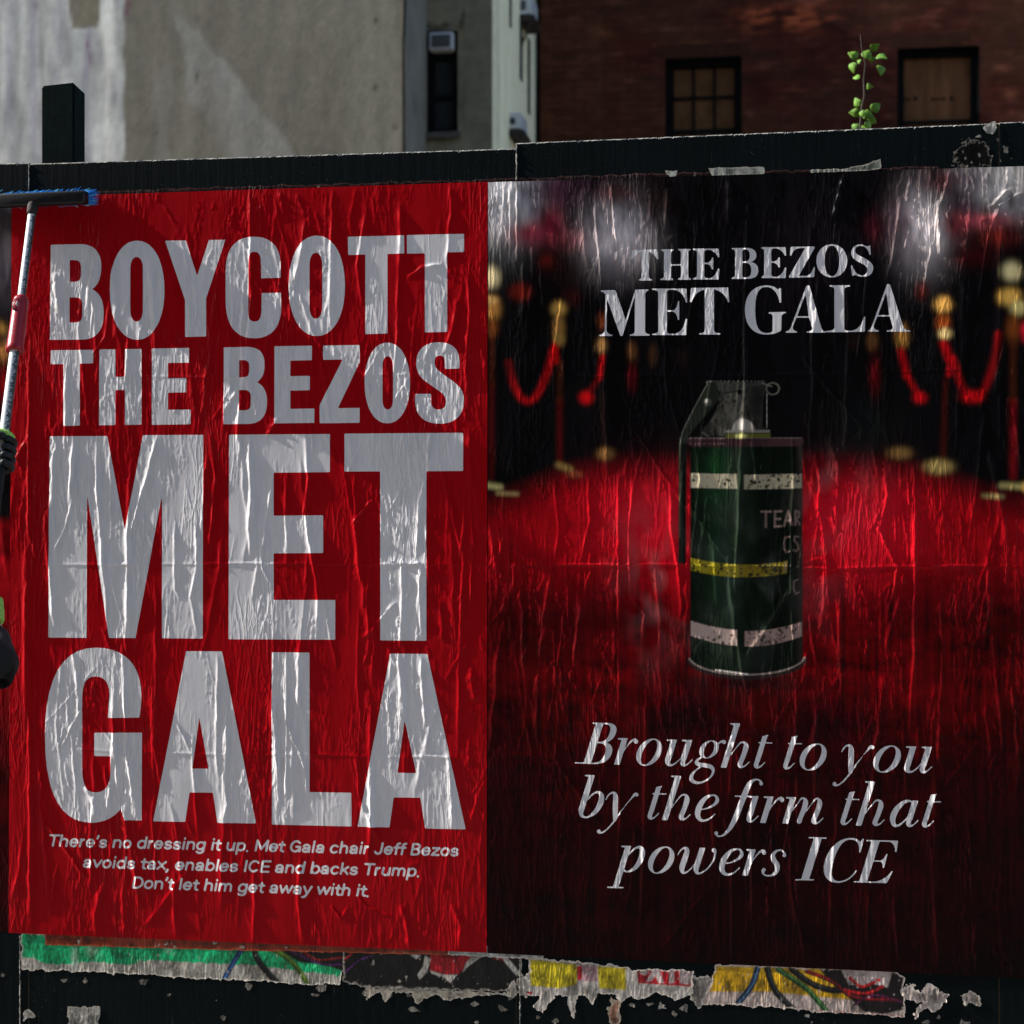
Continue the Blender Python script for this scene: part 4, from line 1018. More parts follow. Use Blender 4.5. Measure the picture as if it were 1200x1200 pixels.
def arch(x0, x1, exit_=True, y=31):
    """hairline leaves the stem, swells into a right stem, exits in a hook"""
    p = [(x0, 15, HN), (x0 + 3, 23, HN), (x0 + (x1 - x0) * .5, 29.6, 2.1), (x1 - 2.2, 30 - .8, 3.2), (x1, 24.5, 6.4), (x1 + .2, 16, TH), (x1 - .6, 7, TH - .2)]
    p += [(x1 - .4, 3.6, 6.0), (x1 + 1.6, 1.6, 3.2), (x1 + 5.0, 2.6, 1.8), (x1 + 8.4, 7.5, HN)] if exit_ else [(x1 - .6, 3, TH - .2)]
    return ('s', p)
hook = lambda x: ('s', [(x, 12, TH - .4), (x, 7, TH - .6), (x + .4, 3.4, 5.6), (x + 2.6, 1.4, 3.0), (x + 5.8, 2.8, 1.8), (x + 9.2, 8, HN)])
GL = {
 'r': [stemi(3.6, 0, 31), ('s', [(6, 14, HN), (8.2, 21, HN), (11.2, 27.2, 2.2), (14.2, 29.4, 3.4), (16.4, 28.0, 5.0), (16.6, 27.2, 5.4)])],
 'o': [bowl(0, 26.2)],
 'u': [stemi(3.6, 8, 31), ('s', [(3.6, 10, TH), (3.8, 5, 6.4), (6.4, 1.6, 3.6), (10.5, 1.8, 2.2), (15, 7, HN), (18.4, 15, HN)]), stemi(19.6, 8, 31), hook(19.6)],
 't': [stemi(3.6, 8, 38, TH - .6, False), ('p', path('M-1.5 29.6 L14.5 29.6 L14.5 31 L-1.5 31')), ('p', path('M0 38 L7 40 L7 38')), hook(3.4)],
 'h': [stemi(3.6, 0, 52), arch(7, 20.5)],
 'b': [stemi(3.6, 8, 50), ('s', [(7, 21, HN), (10, 27, 2.2), (14.5, 30.2, 2.6), (19.8, 27.5, 5.6), (21.8, 18.5, 7.0), (19.4, 8, 5.6), (14, 1.6, 2.6), (9.5, .8, 2.4), (5.4, 3.2, 4.6), (3.6, 9, 7.0)])],
 'y': [('s', [(-5.6, 22, HN), (-4.4, 26.8, 1.8), (-1.4, 29.8, 2.4), (2.6, 29, 4.2), (5.2, 23.5, 6.4), (8.4, 12, 6.6), (11.4, 1.5, 5.2), (12, -2, 3.2)]),
       ('s', [(28.4, 28.6, 4.8), (26.0, 28.6, 3.6), (22.4, 22, HN), (17, 11, 1.8), (12.5, -1, 2.2), (8, -10, 2.0), (3.4, -15.5, 1.9), (-.6, -16.8, 2.6), (-2.6, -15.6, 4.0), (-2.4, -14.8, 4.2)])],
 'e': [('s', [(5, 13.4, 1.7), (12, 15.0, 1.9), (18, 19, 3.2), (20.6, 24.0, 4.6), (18, 29.2, 3.0), (13.0, 30.6, 2.2), (7.4, 27.2, 4.6), (3.6, 18.5, 6.9), (3.8, 8.5, 6.8), (8, 2.2, 4.6), (13, .7, 2.8), (18.6, 3.4, 1.9), (22.6, 9, HN)])],
 'f': [('s', [(24.5, 45.4, 4.6), (22.6, 48.6, 2.4), (17.6, 50.2, 2.2), (12.8, 46.5, 4.8), (11, 38, 6.8), (9.8, 22, 7.0), (8.6, 6, 6.8), (6.2, -7, 5.2), (2, -14.6, 2.6), (-2.8, -17, 2.0), (-5.8, -15.4, 2.6), (-6.8, -13.2, 4.6)]), ('p', path('M.5 29.5 L21 29.5 L21 31 L.5 31'))],
 'i': [stemi(3.6, 8, 31), hook(3.4)],
 'm': [stemi(3.6, 0, 31), arch(7, 18.5, False), arch(22, 33.5)],
 'a': [('s', [(20.4, 27, 2.2), (16.0, 30.3, 2.4), (10, 28.6, 4.4), (4.6, 20, 6.8), (3.6, 10, 7.0), (7.0, 2.4, 4.8), (12, 1.8, 2.6), (17.4, 8.4, 1.8), (20.6, 16, HN)]), stemi(21.4, 8, 31, TH, False), hook(21.4)],
 'p': [stemi(3.6, -18.5, 31), ('p', path('M-5.4 -18.6 L12 -18.6 L12 -17 L-5.4 -17')), ('s', [(7, 21, HN), (10.4, 27, 2.4), (15.5, 29.8, 3.6), (20, 25.5, 6.6), (21, 16, 7.0), (18.4, 6.5, 5.2), (13.5, 1.6, 2.6), (9, 1.2, 2.0), (6.5, 3, HN)])],
 'w': [('s', [(-5.2, 22, HN), (-3.6, 27.4, 1.8), (-.4, 30.2, 2.6), (3, 28, 5.4), (3.6, 19, 7.0), (3.4, 8, 6.8), (5.4, 2.4, 4.2), (9, 1.6, 2.2), (13.2, 6.5, HN), (17.2, 15, HN)]), stemi(18.6, 8, 31, TH, False),
       ('s', [(18.6, 12, TH), (18.6, 7, 6.6), (20.6, 2.2, 4.2), (24.6, 1.4, 2.2), (30.4, 6.6, 1.9), (34, 15.5, 2.0), (34, 24, 2.6), (32, 28.6, 4.6), (31.2, 28.4, 4.8)])],
 's': [('s', [(17.2, 24.6, 4.2), (16.4, 27.4, 2.6), (12.8, 30.4, 2.0), (7.8, 30, 2.8), (4.8, 25.6, 4.4), (7, 19.6, 6.2), (12.4, 13.2, 6.6), (14, 6.6, 5.2), (11, 1.8, 3.0), (5.4, .6, 2.0), (.6, 2.8, 2.4), (-.6, 6.4, 4.2), (0, 7.6, 4.2)])],
 'g': [('p', [np.stack([11.5 + 11 * np.cos(q), 20.8 + 10.6 * np.sin(q)], 1) for q in [np.linspace(0, 2 * math.pi, 36)[:-1]]] + [np.stack([11.5 + 5.6 * np.cos(q), 20.8 + 9.4 * np.sin(q)], 1) for q in [np.linspace(0, 2 * math.pi, 36)[:-1]]]),
       ('s', [(19.5, 26.5, 2.0), (22.5, 30, 2.4), (25.8, 30.2, 4.6), (26.6, 29.4, 4.6)]),
       ('s', [(6, 11.6, 1.8), (2.0, 8.2, 3.0), (1.8, 4.6, 4.4), (6, 2.8, 5.2), (14, 2.0, 5.4), (20.6, 0.2, 5.0), (24.4, -4.8, 3.4), (22.6, -12, 2.2), (15, -17.6, 2.4), (7, -18, 4.0), (1.6, -14.4, 5.0), (1.0, -8.8, 3.6), (4.4, -3.2, 2.0), (9.4, 1.4, 1.8)])],
 'B': [('p', path('M-10.6 0 L10 0 L10 1.5 L-10.6 1.5')), ('p', path('M.3 .5 L9.5 .5 L9.5 47.6 L.3 47.6')), ('p', path('M-4 46.6 L16 46.6 L16 48.2 L-4 48.2')),
       ('p', path('M8 48.2 L14 48.2 C24 48.2 28.5 43.5 28.5 37 C28.5 29 23 24.4 13 24.4 L8 24.4') + path('M8 46.7 L12 46.7 C18.6 46.7 20.8 42.6 20.8 37 C20.8 30.4 18.4 26 12 25.9 L8 25.9')),
       ('p', path('M8 25.9 L14 25.9 C25 25.9 31 21 31 13.4 C31 5 25 0 13 0 L8 0') + path('M8 24.4 L12 24.4 C19.6 24.4 22.8 20.4 22.8 13.4 C22.8 5.6 19.6 1.5 12 1.5 L8 1.5'))],
 'I': [('p', path('M-6 0 L14 0 L14 1.5 L-6 1.5')), ('p', path('M0 .5 L8.6 .5 L8.6 50 L0 50')), ('p', path('M-6 49 L14 49 L14 50.5 L-6 50.5'))],
 'C': [('p', path('M33.5 50.8 L34.2 34.5 L32.8 34.5 C30.6 44.5 26.8 49.6 19.5 49.6 C10.5 49.4 8 38.5 8 25.5 C8 11.5 11.5 1.0 20 .9 C27.6 1 32.6 5.8 35.2 14.5 L36.6 14.2 C34.4 4.4 28 -1.0 19.5 -1.0 C6.5 -1.0 -1.2 9.5 -1.2 25 C-1.2 41 7 51.4 19.5 51.4 C25 51.4 28.6 49.6 30.4 46.6 L32 50.8'))],
 'E': [('p', path('M-6 0 L12 0 L12 1.5 L-6 1.5')), ('p', path('M0 .5 L8.6 .5 L8.6 50 L0 50')), ('p', path('M-6 48.9 L28.6 48.9 L28.6 50.4 L-6 50.4')),
       ('p', path('M26.2 50.4 L28.6 50.4 L30.5 37 L29 37 Q26.6 47.2 19 48.9')), ('p', path('M8 25.1 L16 25.1 Q20 24.4 20.8 17.6 L22.2 17.6 L21.6 34.8 L20.2 34.8 Q19.4 27.2 16 26.5 L8 26.5')),
       ('p', path('M8 0 L30.5 0 L33 14.4 L31.6 14.4 Q27.6 3.2 17 1.5 L8 1.5'))],
}
SH = 0.31
def put(ch, x, base, s=1.0, sx=1.0):
    """x: photo column of the glyph's left foot at the baseline"""
    for kind, d in GL[ch]:
        if kind == 'p':
            out = []
            for c in d:
                out.append(np.stack([x + c[:, 0] * s * sx + SH * c[:, 1] * s, base + 0.028 * (c[:, 0] * s) - c[:, 1] * s], 1))
            GB.ink(out)
        else:
            q = np.array([tuple(p) for p in smooth([np.array(p) for p in d], 9)])
            P = np.stack([x + q[:, 0] * s * sx + SH * q[:, 1] * s, base + 0.028 * q[:, 0] * s - q[:, 1] * s, q[:, 2] * s * .93], 1)
            GB.ink_stroke(P)
def base1(x): return 894.7 + (x - 683) * 0.0285
def base2(x): return 958.6 + (x - 700) * 0.0285
def base3(x): return 1021.8 + (x - 725) * 0.0275
for ch, x, sx in (('B', 683.5, .95), ('r', 719, 1.08), ('o', 741.7, 1.09), ('u', 776.5, 1.12), ('g', 813, 1.0), ('h', 844, 1.1), ('t', 881, 1.05), ('t', 915.4, 1.05), ('o', 933, 1.15), ('y', 985, 1), ('o', 1019.2, 1.18), ('u', 1056.6, 1.14)):
    put(ch, x, base1(x), 1.0, sx)
for ch, x, sx in (('b', 674.5, 1.1), ('y', 709, 1), ('t', 756.5, 1.05), ('h', 775, 1.1), ('e', 810.8, 1.08), ('f', 851, 1.1), ('i', 872.2, 1.1), ('r', 890, 1.08), ('m', 916, 1.1), ('t', 982.5, 1.05), ('h', 1002, 1.1), ('a', 1039, 1.12), ('t', 1078, 1.05)):
    put(ch, x, base2(x), 1.0, sx)
for ch, x, sx in (('p', 723, 1.1), ('o', 755.5, 1.12), ('w', 793.2, 1.1), ('e', 839, 1.1), ('r', 869, 1.08), ('s', 893, 1.08)):
    put(ch, x, base3(x), 1.0, sx)
put('I', 938.4, 1031.2, 1.0, 1.08); put('C', 960.5, 1032.6, 1.0, 1.08); put('E', 1006.4, 1033.8, .985, 1.09)

hand_dark = [
    ([(606, 214), (606, 265), (606, 310)], .005, 1.4), ([(597, 216), (598, 300)], .002, 1.1), ([(716, 215), (718, 240), (721, 275), (724, 290)], .0034, 1.5), ([(697, 240), (700, 270), (704, 320), (704, 345)], .003, 1.3),
    ([(783, 222), (781, 250), (779, 272)], .003, 1.6), ([(877, 225), (876, 300), (875, 430), (874, 470), (871, 520), (866, 620), (862, 680), (858, 790)], .0034, 1.6),
    ([(988, 205), (983, 225), (975, 260)], .0036, 1.5), ([(1113, 200), (1105, 232), (1101, 243)], .0036, 1.5), ([(1099, 235), (1100, 265), (1101, 300)], .0044, 2.2), ([(1092, 285), (1088, 310), (1081, 350)], .0028, 1.2),
    ([(1056, 230), (1052, 260), (1046, 300), (1038, 330)], .003, 1.4), ([(1068, 262), (1060, 290), (1050, 320)], .0026, 1.3), ([(975, 330), (968, 370), (958, 420), (950, 500), (952, 545)], .0016, 1.1),
    ([(1018, 300), (1014, 345), (1013, 370), (1006, 410), (990, 470)], .002, 1.1), ([(956, 540), (960, 560), (958, 600)], .003, 1.6), ([(695, 660), (681, 705), (670, 790)], .0026, 1.4),
    ([(725, 545), (724, 600), (724, 860)], .0030, 1.3), ([(745, 545), (737, 620), (741, 700), (757, 720), (752, 780)], .0024, 1.3), ([(785, 560), (787, 620), (795, 665), (799, 710), (796, 730)], .003, 1.4),
    ([(1071, 545), (1074, 600), (1072, 640), (1072, 780), (1066, 860)], .0032, 1.5), ([(1035, 548), (1040, 580), (1030, 620), (1052, 668), (1040, 720)], .0024, 1.3), ([(985, 690), (983, 750), (985, 800)], .003, 1.5),
    ([(725, 860), (727, 960), (724, 1010)], .0022, 1.2), ([(757, 800), (756, 870), (754, 985), (750, 1100)], .0024, 1.5), ([(881, 770), (880, 850), (882, 1090)], .0024, 1.3), ([(1095, 1050), (1094, 960), (1096, 900)], .002, 1.2),
    ([(934, 780), (933, 850), (934, 1050)], .0024, 1.3), ([(858, 1010), (858, 1130)], .0018, 1.1), ([(1048, 1050), (1050, 1090), (1055, 1130)], .0024, 1.3), ([(1100, 690), (1104, 750), (1100, 860)], .0018, 1.2),
    ([(815, 520), (820, 560), (812, 640)], .002, 1.2), ([(928, 510), (930, 560), (926, 620), (930, 790)], .0026, 1.3),
    ([(650, 560), (655, 620), (650, 660)], .0018, 1.1), ([(690, 560), (692, 610), (680, 660)], .0022, 1.2), ([(1065, 215), (1062, 240)], .002, 1.2), ([(1180, 222), (1165, 238), (1160, 245)], .003, 1.8), ([(1196, 226), (1172, 240), (1164, 262)], .003, 1.8),
    ([(1115, 275), (1110, 250), (1118, 235)], .0028, 1.6), ([(660, 340), (648, 420), (650, 470)], .0014, 1.0),
]
folds_dark = [([(572, 662.5), (760, 663), (960, 663.5), (1211, 664.5)], .0026, 0.9), ([(940, 660), (960, 656), (975, 662)], .002, 1.3), ([(575, 440), (900, 437), (1200, 432)], .0007, 1.0),
              ([(575, 895), (900, 902), (1200, 912)], .0006, 1.0), ([(590, 884), (660, 888)], .0012, 1.0), ([(900, 906), (950, 905)], .002, 1.5), ([(1148, 258), (1190, 252)], .0024, 2.4)]
relief(GB, 57, 170, 260, hand_dark, folds_dark, 1.17)
dark_poster = GB.build('protest_poster', [M['photo_print'], M['white_letter']], label='dark glossy poster showing a green gas canister on a red carpet between brass rope posts', cat='poster')

# ------------------------------------------------------------------ the sliver of a third poster at the left edge
GS = Grid((-330, 243), (15.5, 238), (-330, 1080), (12, 1092.4), 2.4, 0.0)
GS.C = np.zeros(GS.px.shape + (3,)) + C(8, 7, 9)
def sb(*a, **k): blob(*a, **k, G=GS)
sb(2, 290, 26, 60, C(84, 78, 86)); sb(0, 260, 30, 26, C(30, 24, 30), .7); sb(0, 385, 8, 8, C(150, 110, 50)); sb(1, 412, 9, 12, C(150, 100, 50)); sb(-300, 250, 60, 50, C(130, 128, 136)); sb(-160, 330, 60, 20, C(30, 8, 10))
sb(8, 452, 10, 22, C(130, 8, 12))
e = np.clip((GS.py - 604) / 12, 0, 1)
ven = np.interp(GS.py, [600, 660, 700, 800, 900, 1090], [.7, .8, .4, .35, .12, .04]) * (1 + .5 * fnoise(*GS.px.shape, 10, 20, 5))
GS.C = GS.C * (1 - e[..., None]) + np.clip(ven, .02, 1.2)[..., None] * C(150, 8, 20) * e[..., None]
relief(GS, 5, 60, 20, [([(2, 600), (5, 650), (10, 680)], .003, 1.8)], [([(-330, 662), (14, 661)], .002, 1.6)], 2.4)
GS.build('protest_poster', [M['photo_print']], lift=0.0002, label='sliver of another dark poster at the left edge, behind the broom pole', cat='poster')

# ------------------------------------------------------------------ remnants of older posters, torn paper
def scrap(outlines, base, ragged=1.6, seed=1, rim=2.6, rimcol=(134, 132, 126), step=1.1, paintfn=None, lift=0.0006, buck=0.0010, label='', name='torn_poster_remnant', group=None, cat='torn paper'):
    A = np.concatenate([np.array(o, float) for o in outlines])
    x0, y0 = A.min(0) - 4; x1, y1 = A.max(0) + 4
    G = Grid((x0, y0), (x1, y0), (x0, y1), (x1, y1), step, 0.0)
    for o in outlines: G.ink([np.array(o, float)])
    nyy, nxx = G.px.shape
    G.F = G.F + ragged * (fnoise(nyy, nxx, 7, 7, seed) + .6 * fnoise(nyy, nxx, 2.4, 2.4, seed + 1))
    G.F[0] = G.F[-1] = -9; G.F[:, 0] = G.F[:, -1] = -9
    G.C = np.zeros(G.px.shape + (3,)) + C(*base)
    if paintfn: paintfn(G)
    gr = np.clip(.66 + .42 * fnoise(nyy, nxx, 18, 12, seed + 7) + .22 * fnoise(nyy, nxx, 3, 2, seed + 8), .25, 1.15)[..., None]
    G.C = G.C * gr
    sc_ = (np.clip(fnoise(nyy, nxx, 5, 3.5, seed + 9) + .5 * fnoise(nyy, nxx, 20, 14, seed + 10) - 1.0, 0, .25) * 2.6)[..., None]
    G.C = G.C * (1 - sc_) + C(138, 134, 128) * sc_
    w = np.clip(1 - (G.F - .5) / rim + .5 * fnoise(nyy, nxx, 6, 6, seed + 2), 0, 1)[..., None] if rim > 0 else 0
    G.C = G.C * (1 - w) + C(*rimcol) * w
    n = np.clip(1 - np.abs(fnoise(nyy, nxx, 26, 8, seed + 3, 0)) * 2.2, 0, 1)
    G.H = buck * .7 * (0.5 + 0.5 * fnoise(nyy, nxx, 20, 14, seed + 4)) + buck * 0.45 * n
    G.H = np.clip(G.H, 0, None) * np.clip((G.py - y0 - 6) / 14, .12, 1)
    return G.build(name, [M['scrap_print']], lift=lift, cut=True, label=label, cat=cat, group=group)

def cable(G, pts, w, col, lite):
    q = smooth([np.array(p, float) for p in pts], 30)
    P = np.array([(a[0], a[1], w) for a in q]); G.paint_stroke(P, C(*col), 1, 1.2)
    P2 = P.copy(); P2[:, 0] += w * .14; P2[:, 1] -= w * .1; P2[:, 2] = w * .28; G.paint_stroke(P2, C(*lite), .7, 1.2)

def pg(G):
    xb = [24, 40, 48, 66, 110, 150, 173, 233, 300, 333, 398]; yb = [1121, 1122, 1128, 1130, 1127, 1131, 1125, 1128, 1131, 1135, 1144]
    d = np.interp(G.px, xb, yb) - G.py + 1.2 * fnoise(*G.px.shape, 5, 5, 3)
    a = np.clip(d / 1.4 + .5, 0, 1)[..., None]
    G.C = G.C * (1 - a) + C(20, 146, 96) * a * (1 + .18 * fnoise(*G.px.shape, 12, 7, 4))[..., None]
    blob(108, 1112, 7, 10, C(150, 160, 150), .6, G=G); blob(88, 1128, 4, 22, C(170, 190, 180), .6, G=G)
    G.paint([np.array([(186, 1108), (198, 1119), (206, 1108), (202, 1107), (198, 1112), (192, 1107)])], C(96, 150, 120), .8, 1)
    G.paint([np.array([(366, 1100), (404, 1100), (404, 1139), (380, 1130), (352, 1128), (334, 1118), (320, 1104)])], C(8, 7, 10), 1, 2)
    cable(G, [(286, 1108), (276, 1124), (261, 1150)], 6, (16, 44, 92), (60, 110, 170))
    cable(G, [(297, 1104), (303, 1126), (326, 1153)], 7.5, (10, 12, 14), (50, 56, 60))
    cable(G, [(300, 1104), (330, 1118), (348, 1134), (362, 1156)], 6.5, (50, 84, 26), (126, 150, 50))
    cable(G, [(324, 1106), (352, 1120), (378, 1130), (400, 1130)], 3, (34, 12, 44), (110, 40, 120)); cable(G, [(345, 1106), (370, 1124), (400, 1122)], 3, (90, 14, 18), (180, 40, 40))
scrap([[(25, 1093), (404, 1098), (404, 1130), (398, 1152), (367, 1154), (292, 1149), (233, 1147), (150, 1141), (83, 1138), (25, 1137)]], (150, 148, 142), 1.3, 31, 1.2, (176, 172, 164), paintfn=pg,
      label='green and grey strip of an old poster showing below the red poster, left', lift=0.0004)
scrap([[(53, 1088), (300, 1098), (527, 1106), (527, 1119), (400, 1116), (300, 1114), (187, 1111), (53, 1107)]], (112, 40, 22), .5, 37, 1.0, (130, 60, 36), lift=0.0012, buck=0.0003,
      label='thin brown paper strip along the bottom edge of the red poster')
scrap([[(525, 1106), (637, 1112), (637, 1124), (580, 1122), (525, 1119)]], (140, 142, 144), .7, 41, 1.5, lift=0.0016, buck=0.0006, label='short grey paper strip below the meeting edge of the two big posters')
def pr(G):
    G.paint([np.array([(504, 1118), (556, 1119), (549, 1130), (538, 1141), (520, 1143), (504, 1137)])], C(128, 14, 24), 1, 1.5)
    G.paint([np.array([(575, 1118), (596, 1119), (592, 1126), (578, 1124)])], C(120, 16, 22), .9, 1.5)
    for P in ([(498, 1119), (505, 1124), (500, 1140), (492, 1148), (489, 1142), (496, 1132)], [(504, 1137), (520, 1142), (536, 1142), (528, 1152), (520, 1145), (506, 1141)], [(556, 1118), (566, 1120), (548, 1133), (542, 1140), (546, 1128)],
              [(480, 1118), (494, 1119), (488, 1124)], [(592, 1118), (600, 1128), (611, 1142), (606, 1144), (597, 1134), (588, 1122)]): G.paint([np.array(P, float)], C(148, 146, 142), .95, 1)
    cable(G, [(404, 1140), (420, 1126), (436, 1120)], 2.4, (40, 12, 60), (130, 50, 150)); cable(G, [(404, 1124), (412, 1118)], 2.4, (120, 16, 20), (190, 60, 60))
scrap([[(402, 1110), (600, 1117), (612, 1122), (612, 1162), (560, 1161), (430, 1158), (402, 1150)]], (9, 8, 10), .9, 43, 2.0, (120, 116, 110), paintfn=pr, lift=0.0005, label='black strip of an old poster with a torn dark red patch, below centre')
def py_(G):
    G.paint([np.array([(620, 1124), (677, 1130), (676, 1154), (655, 1158), (622, 1155)])], C(168, 154, 28), 1, 1.6)
    G.paint([np.array([(700, 1132), (733, 1134), (734, 1160), (702, 1158)])], C(160, 146, 26), 1, 1.6)
    G.paint([np.array([(677, 1130), (700, 1132), (700, 1150), (680, 1150)])], C(150, 120, 128), 1, 1.4); G.paint([np.array([(676, 1132), (682, 1132), (682, 1146), (677, 1150)])], C(150, 18, 30), 1, 1)
    G.paint([np.array([(746, 1136), (810, 1138), (810, 1156), (748, 1152)])], C(150, 18, 30), 1, 1.6)
    for P in ([(750, 1134), (763, 1134), (757, 1143), (749, 1141)], [(757, 1150), (765, 1136), (773, 1136), (778, 1152), (772, 1152), (768, 1144), (763, 1150)], [(784, 1136), (790, 1136), (790, 1152), (784, 1152)], [(796, 1138), (812, 1139), (808, 1154), (797, 1152)]):
        G.paint([np.array(P, float)], C(172, 160, 160), .95, 1)
    G.paint([np.array([(616, 1162), (624, 1162), (622, 1170), (617, 1168)])], C(150, 20, 30), 1, 1)
scrap([[(612, 1146), (620, 1138), (622, 1122), (733, 1132), (740, 1138), (748, 1134), (812, 1138), (812, 1164), (790, 1172), (770, 1162), (748, 1172), (736, 1166), (730, 1176), (722, 1166), (700, 1164), (694, 1180), (686, 1166), (676, 1166), (674, 1194), (668, 1192), (666, 1168), (650, 1166), (636, 1186), (624, 1180), (632, 1168), (612, 1164)]],
      (158, 154, 150), 1.5, 47, 1.6, (170, 164, 158), paintfn=py_, label='ragged yellow and white poster remnant with red lettering fragments, below the dark poster')
def pd(G):
    G.paint([np.array([(838, 1132), (1000, 1136), (1004, 1172), (960, 1168), (900, 1162), (830, 1162)])], C(176, 138, 20), 1, 2)
    G.paint([np.array([(960, 1134), (1062, 1140), (1062, 1182), (1020, 1192), (996, 1170), (968, 1146)])], C(12, 6, 9), 1, 2)
    G.paint([np.array([(984, 1134), (1046, 1138), (1040, 1157), (1020, 1152), (998, 1160), (992, 1148)])], C(172, 158, 158), .9, 1.2)
    cable(G, [(888, 1134), (880, 1156), (861, 1180)], 7.5, (22, 44, 72), (80, 120, 160)); cable(G, [(899, 1134), (908, 1160), (932, 1185)], 8, (9, 11, 13), (60, 66, 70)); cable(G, [(912, 1136), (942, 1156), (956, 1170), (971, 1188)], 7, (26, 66, 34), (90, 140, 70))
    cable(G, [(928, 1136), (950, 1152), (975, 1160), (1000, 1158)], 8, (8, 8, 10), (40, 40, 44)); cable(G, [(945, 1138), (975, 1150), (1000, 1168), (1050, 1172)], 5, (70, 6, 14), (190, 30, 40)); cable(G, [(996, 1146), (1010, 1156), (1030, 1148)], 4, (150, 14, 20), (230, 60, 50)); cable(G, [(990, 1160), (1014, 1164), (1034, 1156)], 4, (140, 10, 18), (220, 40, 40))
    cable(G, [(1000, 1178), (1024, 1166), (1056, 1174)], 2.4, (60, 10, 50), (140, 40, 110)); G.paint([np.array([(920, 1182), (1000, 1186), (1058, 1190), (1058, 1195), (1000, 1190), (920, 1185)])], C(130, 12, 22), .9, 1)
scrap([[(820, 1176), (832, 1156), (838, 1130), (1046, 1136), (1060, 1146), (1060, 1192), (1012, 1188), (960, 1186), (900, 1180)]], (164, 150, 146), 1.3, 53, 1.4, (176, 164, 158), paintfn=pd, label='golden poster remnant crossed by painted blue, black and green cables, lower right')
scrap([[(806, 1140), (818, 1146), (826, 1142), (836, 1150), (828, 1166), (818, 1180), (812, 1172), (804, 1160)]], (96, 92, 90), 2.0, 101, 2.5, (150, 146, 140), label='ragged grey paper piece between the yellow and the golden remnants')
scrap([[(600, 1150), (614, 1140), (616, 1168), (606, 1164), (600, 1170), (592, 1160)]], (130, 126, 120), 1.8, 103, 2, label='torn grey paper bit on the board joint left of the yellow remnant')
scrap([[(428, 1158), (480, 1159), (540, 1162), (600, 1163), (600, 1167), (560, 1166), (520, 1172), (512, 1165), (488, 1176), (482, 1164), (460, 1163), (452, 1174), (446, 1163), (430, 1172)]], (136, 130, 120), 1.5, 107, 1.5, label='long thin torn paper fringe under the black remnant')
scrap([[(716, 1170), (728, 1172), (726, 1199), (716, 1204), (712, 1186)]], (116, 82, 66), 2.0, 109, 3, (130, 122, 114), label='small brownish paper tatter hanging under the yellow remnant')
scrap([[(1054, 1160), (1066, 1152), (1078, 1160), (1090, 1152), (1100, 1162), (1111, 1166), (1106, 1176), (1094, 1190), (1088, 1180), (1074, 1192), (1070, 1188), (1082, 1174), (1062, 1172)]], (150, 140, 138), 2.4, 59, 3, (164, 156, 150), buck=.004, label='crumpled grey paper clump right of the golden remnant')
scrap([[(1125, 1166), (1136, 1162), (1150, 1168), (1149, 1180), (1140, 1176), (1130, 1178)]], (120, 112, 110), 2.0, 61, 2, buck=.003, label='small grey paper tuft at the lower right corner area')
scrap([[(80, 1179), (118, 1180), (116, 1199), (108, 1206), (80, 1206)]], (130, 130, 128), 1.4, 67, 2, buck=.003, label='folded grey paper scrap at the bottom left, on the black board')
scrap([[(28, 1183), (34, 1181), (43, 1192), (34, 1192), (28, 1197)]], (140, 140, 138), 1.0, 68, 2, buck=.002, label='tiny white paper triangle beside the left panel joint, bottom left')
# narrow rim of an older dark poster showing above the two big ones
scrap([[(110, 224), (430, 214.6), (570, 210), (700, 205.4), (1100, 195), (1100, 200), (700, 213), (570, 217), (110, 232)]], (20, 9, 12), .9, 71, .8, (60, 40, 40), step=1.3, lift=.0002, buck=.0002, label='thin dark rim of an older poster above the top edges of the big posters')
scrap([[(830, 197), (896, 195.5), (896, 205), (834, 206)]], (128, 134, 130), .5, 73, 1, buck=.0008, lift=.0014, label='grey tape strip above the dark poster, left one of two')
scrap([[(948, 199), (990, 198), (1012, 193), (1032, 186), (1033, 198), (1000, 201), (950, 203)]], (96, 104, 98), .6, 79, 1, buck=.0016, lift=.0014, label='grey tape strip with a lifted tip above the dark poster, right one of two')
scrap([[(779, 200), (794, 200), (792, 206), (786, 208), (782, 205)]], (150, 154, 152), .6, 83, 1, buck=.0012, lift=.0014, label='small pale paper chip above the dark poster, left of the tape strips')
scrap([[(1152, 150), (1160, 144), (1167, 141.5), (1168, 150), (1164, 158), (1156, 156)]], (150, 150, 148), .7, 89, 1.5, buck=.005, lift=.001, label='white paper flap curled over the top of the fence at the right')
scrap([[(1122, 170), (1136, 164), (1150, 166), (1158, 176), (1162, 190), (1158, 196), (1120, 197), (1118, 184)]], (10, 9, 9), 3.0, 97, 1.5, (92, 90, 86), buck=.0005, label='dark scab of torn paper with a pale ragged rim, top right')
rs = random.Random(77)
